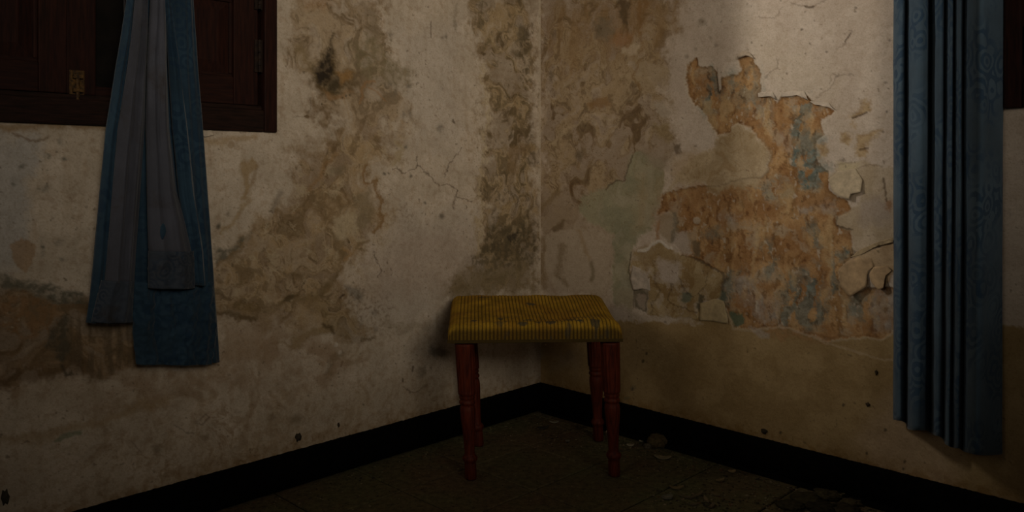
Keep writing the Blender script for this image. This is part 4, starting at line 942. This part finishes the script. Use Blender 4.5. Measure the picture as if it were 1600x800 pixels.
def rcurtain():
    e = empty('curtain', W(.09, 1.43, .38), label='faded blue brocade curtain in straight deep pleats beside the right window', cat='curtain')
    key = [(1395, .020, 655), (1398, .050, 656), (1403, .066, 657), (1409, .064, 658), (1413, .040, 659), (1415.5, .012, 661), (1417, .030, 668), (1420, .070, 671), (1426, .094, 672), (1434, .100, 672), (1442, .090, 672), (1448, .060, 673), (1452, .018, 674),
           (1456, .030, 677), (1458, .070, 679), (1462, .098, 681), (1467, .100, 682), (1471, .085, 683), (1473.5, .052, 685), (1476, .080, 694), (1480, .114, 696), (1484, .111, 698), (1486.5, .072, 699), (1489, .095, 700), (1493, .127, 701), (1498, .130, 701), (1501, .105, 702), (1503.5, .082, 704), (1506, .110, 706), (1510, .132, 708), (1515, .154, 710), (1521, .170, 712), (1527, .168, 713), (1534, .145, 713), (1540, .116, 713), (1550, .082, 712), (1558, .052, 711), (1564, .028, 710), (1567, .012, 709)]
    kx = np.array([k[0] for k in key]); kn = np.array([k[1] for k in key]); ky = np.array([k[2] for k in key], float)
    t = np.linspace(0, len(key) - 1, 260); ti = np.arange(len(key))
    def smooth(a):
        y = np.interp(t, ti, a); kk = np.ones(7) / 7
        return np.convolve(np.pad(y, 3, mode='edge'), kk, 'valid')
    X, NN, YB = smooth(kx), smooth(kn), smooth(ky)
    nv = 150; zt = 2.406
    P = np.zeros((nv, 260, 3)); UV = np.zeros((nv, 260, 2))
    for i in range(260):
        base = on_right(X[i], YB[i], NN[i]); zb = base[2]
        r_ = float((base - K) @ R)
        for j in range(nv):
            f = j / (nv - 1); z = zb + (zt - zb) * f
            sway = .006 * math.sin(3.1 * z + r_ * 9) * .6
            nn = NN[i] * (.86 + .14 * math.sin(2.2 * z + 5 * r_)) 
            dr = (.012 * math.exp(-((z - 1.25) / .35) ** 2) if 1494 < X[i] < 1512 else 0) * (-1)
            p = K + (r_ + sway * .3 + dr * .3) * R + nn * L
            P[j, i] = (p[0], p[1], z)
    # hem seam: the doubled band at the foot stands slightly proud
    wob = fbm(np.linspace(0, 9, 260)[None, :] + np.zeros((nv, 1)), np.linspace(0, 11, nv)[:, None] + np.zeros((1, 260)), 3)
    P += (.0035 * wob)[..., None] * L[None, None]
    zb0 = P[0, :, 2]
    seam = P[:, :, 2] < (zb0[None] + .185)
    P += (np.where(seam, .0018, 0))[..., None] * L[None, None]
    for j in range(nv):
        d = np.r_[0, np.cumsum(np.linalg.norm(np.diff(P[j], axis=0), axis=1))]
        UV[j, :, 0] = d; UV[j, :, 1] = P[j, :, 2]
    me = grid_mesh('pleated_panel', P); uv_layer(me, UV.reshape(-1, 2))
    o = link_mesh('pleated_panel', me, M_BLUER, e); md = o.modifiers.new('thick', 'SOLIDIFY'); md.thickness = .0016; md.offset = -1
rcurtain()
rod('curtain_rod', 'left', 1.05, 2.45, .085, 2.42, 'dark wooden curtain rod over the left shuttered window')
rod('curtain_rod', 'right', 1.15, 2.9, .085, 2.42, 'dark wooden curtain rod over the right shuttered window')

# ------------------------------------------------------------------ stool
ST = Vector((.066, 2.775, 0)); SA = math.radians(2.6)
ca, sa = math.cos(SA), math.sin(SA)
def sp(x, y, z): return (ST.x + x * ca - y * sa, ST.y + x * sa + y * ca, z)
stool = empty('stool', ST, label='old stool with ribbed mustard cloth seat and turned reddish legs in the corner', cat='stool')
def seat():
    hw, hd, rad, zb = .280, .212, .030, .458
    NR = 46
    def ext(half, npt_flat, npt_arc, npt_skirt, skirt):
        flat = np.linspace(0, half - rad, npt_flat); arc = half - rad + np.linspace(0, rad * math.pi / 2, npt_arc + 1)[1:]
        sk = arc[-1] + np.linspace(0, skirt, npt_skirt + 1)[1:]
        a = np.r_[flat, arc, sk]; return np.r_[-a[::-1][:-1], a]
    sk = .045
    U = ext(hw, 190, 12, 8, sk); Vv = ext(hd, 34, 10, 14, sk)
    def pos_drop(e, half):
        a = np.abs(e); f = half - rad; th = np.clip((a - f) / rad, 0, math.pi / 2)
        p = np.where(a < f, a, f + rad * np.sin(th)); d = np.where(a < f, 0, rad * (1 - np.cos(th))) + np.maximum(a - f - rad * math.pi / 2, 0)
        nx = np.where(a < f, 0, np.sin(th)); return np.sign(e) * p, d, np.sign(e) * nx
    u, v = np.meshgrid(U, Vv); x, dx, nx = pos_drop(u, hw); y, dy, ny = pos_drop(v, hd)
    top = .517 + .008 * (1 - (x / hw) ** 2) * (1 - (y / hd) ** 2) + .026 * sstep(-.5, 1.0, y / hd)
    dip = np.exp(-((x - .035) / .085) ** 2 - ((y - .03) / .10) ** 2) * .022 + np.exp(-((x - .06) / .12) ** 2 - ((y + .12) / .05) ** 2) * .009
    lump = .008 * np.exp(-((x - .15) / .07) ** 2 - ((y - .06) / .09) ** 2) + .004 * np.exp(-((x + .08) / .09) ** 2 - ((y - .02) / .1) ** 2)
    wob = .0035 * fbm(x * 9 + 2, y * 9 + 4, 3)
    ridge = .004 * fbm(x * 7 + 12, y * 16, 2)
    z = top - (dip - lump - wob - ridge) * (1 - np.clip((dx + dy) / .03, 0, 1)) - dx - dy
    # foot of the cover stops at one level
    z = np.maximum(z, zb + .002 * fbm(x * 6, y * 6 + 3, 2))
    slope = 1 + .012 * (x / hw) * 0
    rib = np.abs(np.sin(np.pi * NR * (u + hw) / (2 * hw) + .25 * fbm(x * 4, y * 3 + 1, 2)))
    rh = .0024 * (rib ** .6 - .5)
    nz = np.sqrt(np.clip(1 - nx * nx, 0, 1) * np.clip(1 - ny * ny, 0, 1))
    x2 = x + rh * nx; y2 = y + rh * ny * np.where(np.abs(nx) > .9, 0, 1); z2 = z + rh * nz
    # slight outward lean of the skirts
    P = np.zeros(u.shape + (3,))
    P[..., 0] = ST.x + x2 * ca - y2 * sa; P[..., 1] = ST.y + x2 * sa + y2 * ca; P[..., 2] = z2
    n1 = fbm(x * 14 + 3, y * 14 + 8, 4); n2 = fbm(u * 40 + 1, v * 22, 3)
    yel = np.array([.40, .235, .022])[None, None] * (.85 + .35 * n1[..., None]) 
    orangey = np.array([.30, .15, .018]); t = sstep(-.1, .4, fbm(x * 8 + 30, y * 6, 3))[..., None] * .5
    C = yel * (1 - t) + orangey * t
    sk_ = sstep(.012, .03, np.maximum(dx, dy))
    val = (1 - sstep(.20 + .25 * sk_, .62 + .25 * sk_, rib))[..., None]
    C = C * (1 - .80 * val) + np.array([.035, .020, .007]) * .80 * val
    front = sstep(.010, .022, dy)[..., None] * (v < 0)[..., None]
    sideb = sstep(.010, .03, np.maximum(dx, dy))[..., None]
    C = C * (1 - .62 * sideb) + np.array([.045, .026, .008]) * .62 * sideb       # darker brown skirt, its shade painted into the colour
    grime = (sstep(.25, .48, fbm(x * 24 + 60, y * 24 + v * 9, 3)) * np.exp(-((y + .17) / .06) ** 2) * np.exp(-((x - .08) / .26) ** 4))[..., None]
    C = C * (1 - .8 * grime) + np.array([.045, .047, .038]) * .8 * grime
    for (bx, by, rx, ry) in ((.195, -.185, .016, .030), (.115, -.165, .020, .012), (.05, -.19, .020, .012), (-.20, -.16, .014, .010), (-.04, -.195, .016, .010), (.145, -.18, .016, .010), (.005, .09, .02, .01), (-.11, -.15, .012, .01), (-.16, .14, .03, .008)):
        q = np.exp(-((x - bx + .008 * n2) / rx) ** 2 - ((v * .0 + y - by + .008 * n1) / ry) ** 2)
        m_ = sstep(.35, .6, q)[..., None] * .8; C = C * (1 - m_) + np.array([.045, .046, .036]) * m_
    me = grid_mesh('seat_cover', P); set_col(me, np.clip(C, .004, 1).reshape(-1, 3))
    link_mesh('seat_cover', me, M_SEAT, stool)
    # binding along the foot of the cover
    def ring(h0, h1, o):
        V = []; 
        for z_ in (h0, h1):
            for (a, b_) in ((-hw - o, -hd - o), (hw + o, -hd - o), (hw + o, hd + o), (-hw - o, hd + o)): V.append(sp(a, b_, z_))
        return V
    V = ring(.4535, .4645, .0022) + ring(.4535, .4645, -.006)
    f = []
    for k in range(4):
        k2 = (k + 1) % 4
        f += [(k, k2, 4 + k2, 4 + k), (8 + k2, 8 + k, 12 + k, 12 + k2), (4 + k, 4 + k2, 12 + k2, 12 + k), (k2, k, 8 + k, 8 + k2)]
    me = mesh('binding', V, f); bevel_me(me, .002)
    set_col(me, np.tile([[.06, .038, .010]], (len(me.vertices), 1))); link_mesh('binding', me, M_SEAT, stool, smooth=False)
    V = [sp(a, b_, z_) for z_ in (.4545, .470) for (a, b_) in ((-hw + .012, -hd + .012), (hw - .012, -hd + .012), (hw - .012, hd - .012), (-hw + .012, hd - .012))]
    me = mesh('seat_frame', V, BF); bevel_me(me, .003); link_mesh('seat_frame', me, M_LEG, stool, smooth=False)
seat()
def leg(tx, ty, bx, by):
    prof = [(.0, .0), (.0, .0175), (.006, .0192), (.050, .0192), (.056, .0185), (.060, .0215), (.066, .0245), (.072, .0245), (.078, .0215), (.081, .0180), (.086, .0165), (.120, .0178), (.165, .0210), (.205, .0248), (.225, .0258), (.238, .0245), (.244, .0215),
            (.247, .0225), (.251, .0265), (.257, .0265), (.261, .0230), (.264, .0225), (.268, .0255), (.274, .0255), (.278, .0238), (.281, .0275), (.284, .0285), (.30, .0290), (.442, .0318), (.447, .0318), (.447, 0)]
    Z = np.array([p[0] for p in prof]); Rr = np.array([p[1] for p in prof])
    zs = np.unique(np.r_[Z[1:-1], np.linspace(.29, .44, 10)]); rs = np.interp(zs, Z[1:-1], Rr[1:-1])
    ns = 64; V = []; f = []
    for z_, r_ in zip(zs, rs):
        t = z_ / .447; cx = bx + (tx - bx) * t; cy = by + (ty - by) * t
        for k in range(ns):
            a = 2 * math.pi * k / ns
            rr = r_ - (.0032 * (abs(math.cos(8 * a)) ** 3) if z_ > .285 and z_ < .436 else 0)
            V.append(sp(cx + rr * math.cos(a), cy + rr * math.sin(a), z_))
    for j in range(len(zs) - 1):
        for k in range(ns):
            f.append((j * ns + k, j * ns + (k + 1) % ns, (j + 1) * ns + (k + 1) % ns, (j + 1) * ns + k))
    f.append(tuple(range(ns - 1, -1, -1))); f.append(tuple((len(zs) - 1) * ns + k for k in range(ns)))
    me = mesh('leg', V, f); o = link_mesh('leg', me, M_LEG, stool)
def inv(px, py):
    p = on_floor(px, py); dx, dy = p[0] - ST.x, p[1] - ST.y
    return dx * ca + dy * sa, -dx * sa + dy * ca
for (px, py, tx, ty) in ((736, 748, -.228, -.176), (960, 743, .246, -.176), (935, 688, .246, .176), (748, 696, -.222, .176)):
    bx, by = inv(px, py); leg(tx, ty, bx, by)

# ------------------------------------------------------------------ paint flakes curling off the right wall
def flake(side, pts, attach, lift, colr, n0=.002, rings=6, parent=None, name='paint_flake', curl=1.6):
    """thin curled flake: outline in picture coordinates on the wall, held at the edge facing `attach`"""
    on = on_right if side == 'right' else on_left; vdir = L if side == 'right' else R
    pts = np.array(pts, float)
    # subdivide and roughen the outline
    o = []
    rr_ = random.Random(int(pts.sum()))
    for k in range(len(pts)):
        a, b_ = pts[k], pts[(k + 1) % len(pts)]; nseg = max(1, int(np.linalg.norm(b_ - a) / 6))
        for q in range(nseg):
            o.append(a + (b_ - a) * q / nseg + np.array([rr_.uniform(-.9, .9), rr_.uniform(-.9, .9)]) * (q > 0))
    o = np.array(o); c_ = o.mean(0); ax = np.array(attach, float); ax /= np.linalg.norm(ax)
    dmax = max((o - c_) @ ax); dmin = min((o - c_) @ ax)
    V = []; f = []; n = len(o)
    for k in range(rings + 1):
        q = c_ + (o - c_) * k / rings if k else c_[None]
        for p in q:
            t = (dmax - (p - c_) @ ax) / (dmax - dmin)
            w = on(p[0], p[1], 0) + (n0 + lift * t ** curl + .0012 * math.sin(p[0] * .5) * t) * vdir; V.append(w)
    for i in range(n): f.append((0, 1 + i, 1 + (i + 1) % n))
    for k in range(1, rings):
        for i in range(n):
            a = 1 + (k - 1) * n + i; b_ = 1 + (k - 1) * n + (i + 1) % n; f.append((a, a + n, b_ + n, b_))
    me = mesh(name, V, f); bm = bmesh.new(); bm.from_mesh(me); bmesh.ops.recalc_face_normals(bm, faces=bm.faces); bm.to_mesh(me); bm.free()
    x = np.array([v.co.x for v in me.vertices]); zv = np.array([v.co.z for v in me.vertices])
    nn = fbm(x * 30, zv * 30, 3)
    set_col(me, np.array(colr)[None] * (1 + .22 * nn[:, None]))
    ob = link_mesh(name, me, M_CHIP, parent); md = ob.modifiers.new('thick', 'SOLIDIFY'); md.thickness = .0011; md.offset = 1
cr1 = (.53, .43, .29); oc1 = (.46, .32, .18); pk1 = (.56, .47, .37)
flake('right', P8((1300, 60), (1342, 20), (1420, 10), (1452, 60), (1448, 112), (1405, 122), (1400, 146), (1352, 132), (1322, 108)), (.2, -1), .016, cr1, parent=wr)
flake('right', P8((1350, 470), (1380, 425), (1440, 400), (1492, 410), (1505, 445), (1478, 466), (1470, 535), (1405, 577), (1365, 535)), (.35, -1), .018, oc1, parent=wr)
flake('right', P8((1484, 480), (1500, 450), (1560, 440), (1585, 462), (1558, 485), (1552, 540), (1530, 548), (1497, 516)), (.1, -1), .016, oc1, parent=wr)
flake('right', P8((1395, 405), (1440, 372), (1500, 345), (1590, 318), (1590, 338), (1500, 362), (1455, 390)), (0, 1), .008, (.48, .36, .21), parent=wr)
flake('right', P8((725, 610), (790, 590), (830, 600), (850, 660), (855, 700), (790, 690), (725, 690)), (-.3, -1), .007, (.44, .34, .19), parent=wr)
flake('right', P8((425, 440), (500, 470), (505, 555), (470, 545), (432, 552), (418, 500)), (.8, -.6), .006, (.50, .42, .34), parent=wr)
flake('right', P7((1090, 415), (1130, 405), (1190, 408), (1212, 450), (1186, 424), (1130, 430), (1092, 432)), (0, -1), .006, pk1, parent=wr)
flake('right', P7((985, 415), (1050, 408), (1072, 448), (1050, 430), (988, 434)), (0, -1), .006, pk1, parent=wr)
flake('right', P7((1215, 452), (1300, 458), (1330, 490), (1300, 478), (1240, 468)), (0, -1), .006, pk1, parent=wr)
flake('right', P7((892, 250), (915, 228), (945, 232), (970, 262), (940, 243), (915, 243), (896, 266)), (0, -1), .006, (.52, .42, .31), parent=wr)
flake('right', P7((805, 300), (820, 340), (822, 400), (812, 410), (808, 345)), (-1, 0), .004, (.55, .46, .37), parent=wr)
flake('left', [(312, 205), (330, 203), (334, 211), (318, 214)], (0, -1), .004, (.5, .42, .32), parent=wl)
# dried mud lumps sticking to the walls
def clump(px, py, side, rx, rz, colr, parent, name='mud_lump'):
    on = on_right if side == 'right' else on_left
    p = on(px, py, .001); bm = bmesh.new(); bmesh.ops.create_icosphere(bm, subdivisions=2, radius=1)
    u, v = (R, L) if side == 'right' else (L, R)
    for vt in bm.verts:
        q = vt.co * (1 + .25 * math.sin(7 * vt.co.x + 3 * vt.co.z + px))
        vt.co = Vector(p + q.x * rx * u + q.y * min(rx, rz) * .7 * v + np.array([q.x * rx * .5, 0, q.z * rz]) * np.array([0, 0, 1]))
    me = bpy.data.meshes.new(name); bm.to_mesh(me); bm.free(); set_col(me, np.tile([colr], (len(me.vertices), 1)))
    link_mesh(name, me, M_CLOD, parent)
clump(466, 683, 'left', .010, .013, (.05, .04, .028), wl); clump(8, 777, 'left', .008, .019, (.06, .05, .035), wl); clump(529, 664, 'left', .004, .008, (.06, .045, .03), wl)
clump(1402, 628, 'right', .009, .010, (.05, .035, .02), wr); clump(1356, 632, 'right', .007, .006, (.07, .05, .03), wr); clump(1194, 674, 'right', .011, .009, (.045, .035, .02), wr); clump(1369, 582, 'right', .004, .008, (.06, .045, .025), wr)

# ------------------------------------------------------------------ debris on the floor
def chip(px, py, size, asp, colr, label, rot=0, th=.004, group=None, bend=.15, cat='paint chip', name='plaster_chip'):
    p = on_floor(px, py); rr_ = random.Random(int(px * 7 + py)); n = 9
    V = []; a0 = math.radians(rot)
    for k in range(n):
        a = 2 * math.pi * k / n; q = size * .5 * rr_.uniform(.75, 1.1)
        x, y = q * math.cos(a), q * asp * math.sin(a)
        V.append((p[0] + x * math.cos(a0) - y * math.sin(a0), p[1] + x * math.sin(a0) + y * math.cos(a0), .0))
    V = [(x, y, .0004 + bend * size * ((x - p[0]) ** 2 + (y - p[1]) ** 2) / (size * size * .25)) for x, y, z in V]
    top = [(x, y, z + th) for x, y, z in V]; V = V + top + [(p[0], p[1], .0002), (p[0], p[1], .0002 + th)]
    f = []
    for k in range(n):
        k2 = (k + 1) % n
        f += [(k, k2, n + k2, n + k), (n + k, n + k2, 2 * n + 1), (k2, k, 2 * n)]
    me = mesh(name, V, f); set_col(me, np.tile([colr], (len(V), 1)))
    return link_mesh(name, me, M_CHIP, None, loc=(p[0], p[1], 0), smooth=False, label=label, cat=cat, group=group)
pale = (.22, .18, .105); tan = (.19, .14, .065)
chip(1035, 717, .058, .45, pale, 'long pale paint chip on the floor in front of the round brown lump', -15)
chip(1144, 738, .030, .6, (.30, .22, .11), 'small cream chip alone on the floor, midway along the right skirting', 10)
chip(1125, 752, .034, .5, tan, 'small tan chip just left of the cream one by the right skirting', 25)
chip(1043, 779, .050, .6, (.14, .135, .095), 'grey curled paint chip on the floor at the left of the litter heap', 20)
chip(1058, 764, .048, .35, tan, 'narrow tan chip lying above the grey curled chip', 5)
chip(1312, 776, .055, .7, (.20, .155, .075), 'biggest yellowish plaster chip, leaning on the rubble by the right skirting', 30, .010)
chip(1003, 690, .040, .5, (.30, .26, .17), 'pale paint chip lying close to the front right stool leg', 60)
chip(985, 697, .028, .6, (.30, .26, .17), 'tiny whitish chip between the stool leg and the pale chip', 0)
chip(866, 661, .038, .35, (.20, .18, .12), 'slim pale chip under the stool near the corner', 0)
chip(887, 690, .020, .7, (.17, .15, .1), 'pale fleck under the stool towards its rear right leg', 0)
chip(848, 670, .050, .45, (.035, .03, .022), 'blackish chip under the stool in front of the slim pale one', 20)
chip(948, 680, .034, .35, (.28, .22, .13), 'upright cream sliver behind the front right stool leg', 80, .006, bend=.4)
for k, (x, y, sz, a, c_) in enumerate(((1076, 778, .05, .25, (.12, .095, .055)), (1092, 774, .045, .25, (.15, .115, .06)), (1104, 783, .05, .25, (.17, .13, .07)), (1118, 774, .035, .3, (.14, .105, .055)), (1084, 790, .04, .3, (.10, .08, .05)), (1112, 792, .04, .3, (.11, .085, .05)))):
    chip(x, y, sz, a, c_, ['leftmost brown splinter of the litter heap right of the stool', 'tan splinter in the middle of the litter heap right of the stool', 'dark brown splinter below the tan one in the litter heap', 'shorter tan splinter at the right end of the litter heap', 'dark splinter at the lower left of the litter heap', 'dark splinter at the lower right of the litter heap'][k], (k * 47) % 180, .004, 'splinters of the litter heap', .1, 'splinter', 'splinter')

def clod(name, px, py, rx, rz, colr, label, cat, group=None, seed=1, flat=.0):
    p = on_floor(px, py); bm = bmesh.new(); bmesh.ops.create_icosphere(bm, subdivisions=4, radius=1)
    co = np.array([v.co[:] for v in bm.verts])
    d = 1 + .28 * fbm(co[:, 0] * 1.7 + seed, co[:, 1] * 1.7 + co[:, 2], 3) + .14 * fbm(co[:, 0] * 5 + seed, co[:, 2] * 5 + co[:, 1] * 4, 3)
    co = co * d[:, None]; co[:, 2] = np.maximum(co[:, 2], -.62)
    zmin = co[:, 2].min()
    for v, q in zip(bm.verts, co): v.co = (p[0] + q[0] * rx, p[1] + q[1] * rx * .85, (q[2] - zmin) * rz)
    me = bpy.data.meshes.new(name); bm.to_mesh(me); bm.free()
    n = fbm(co[:, 0] * 3 + seed, co[:, 1] * 3 + 4, 3); set_col(me, np.array(colr)[None] * (1 + .4 * n[:, None]))
    return link_mesh(name, me, M_CLOD, None, loc=(p[0], p[1], 0), label=label, cat=cat, group=group)
clod('dry_pod', 1027, 697, .034, .026, (.085, .062, .028), 'round brown dried pod against the right skirting beside the stool', 'pod', None, 3)
clod('plaster_clod', 1012, 700, .014, .010, (.09, .075, .05), 'little dark clod touching the left side of the brown pod', 'rubble', None, 5)
for k, (x, y, rx, rz, c_) in enumerate(((1262, 784, .052, .012, (.045, .038, .018)), (1290, 777, .042, .013, (.055, .045, .022)), (1236, 792, .04, .010, (.04, .034, .018)), (1282, 796, .05, .012, (.028, .023, .013)), (1330, 788, .03, .009, (.065, .052, .026)), (1318, 799, .045, .010, (.04, .032, .017)))):
    clod('rubble_lump', x, y, rx, rz, c_, ['broad dark olive lump in the middle of the rubble pile by the right skirting', 'olive brown lump at the top of the rubble pile, nearest the skirting', 'leftmost lump of the rubble pile by the right skirting', 'blackish lump at the front of the rubble pile, cut by the picture bottom', 'yellowish brown lump at the right end of the rubble pile', 'lowest right lump of the rubble pile, at the picture bottom'][k], 'rubble', 'lumps of the rubble pile', 10 + k)

def crumbs():
    rr_ = random.Random(5); V = []; f = []; C = []
    def add(x, y, s, c_):
        q = np.array([x, y, 0]) - K
        if q @ L < .042 or q @ R < .024: return
        for lx, ly in ((736, 748), (960, 743), (935, 688), (748, 696)):
            g = on_floor(lx, ly)
            if math.hypot(x - g[0], y - g[1]) < .03: return
        n = len(V); a = rr_.uniform(0, 6.3); h = s * rr_.uniform(.3, .6)
        for k in range(4): V.append((x + s * math.cos(a + k * 1.571) * rr_.uniform(.6, 1.2), y + s * math.sin(a + k * 1.571) * rr_.uniform(.6, 1.2), .0001))
        V.append((x + s * .1, y, h)); C.extend([c_] * 5)
        f.extend([(n, n + 1, n + 4), (n + 1, n + 2, n + 4), (n + 2, n + 3, n + 4), (n + 3, n, n + 4)])
    pal = [(.045, .036, .02), (.06, .05, .03), (.16, .12, .07), (.20, .165, .10), (.12, .065, .033), (.035, .03, .02)]
    for _ in range(2600):                                   # along the two skirtings
        s, r = (rr_.expovariate(1 / .13) + .038, rr_.uniform(.02, 2.4)) if rr_.random() < .72 else (rr_.uniform(.05, 2.2), rr_.expovariate(1 / .10) + .02)
        if s > 2.6 or r > 2.6: continue
        p = W(s, r, 0); add(p[0], p[1], rr_.uniform(.0015, .0055), rr_.choice(pal))
    for _ in range(1500):
        p = W(rr_.uniform(.05, 2.2), rr_.uniform(.05, 2.2), 0); add(p[0], p[1], rr_.uniform(.001, .004), rr_.choice(pal))
    for (cx, cy, sp_, n_) in ((1095, 782, .07, 160), (1270, 788, .10, 320), (1000, 698, .05, 90), (890, 680, .09, 60)):
        q = on_floor(cx, cy)
        for _ in range(n_): add(q[0] + rr_.gauss(0, sp_), q[1] + rr_.gauss(0, sp_ * .6), rr_.uniform(.002, .007), rr_.choice(pal))
    V2 = []; keep = []
    me = mesh('floor_crumbs', V, f); set_col(me, np.array(C))
    link_mesh('floor_crumbs', me, M_CLOD, None, smooth=False, label='fine crumbs of plaster and dirt strewn over the floor', cat='debris', kind='stuff')
crumbs()
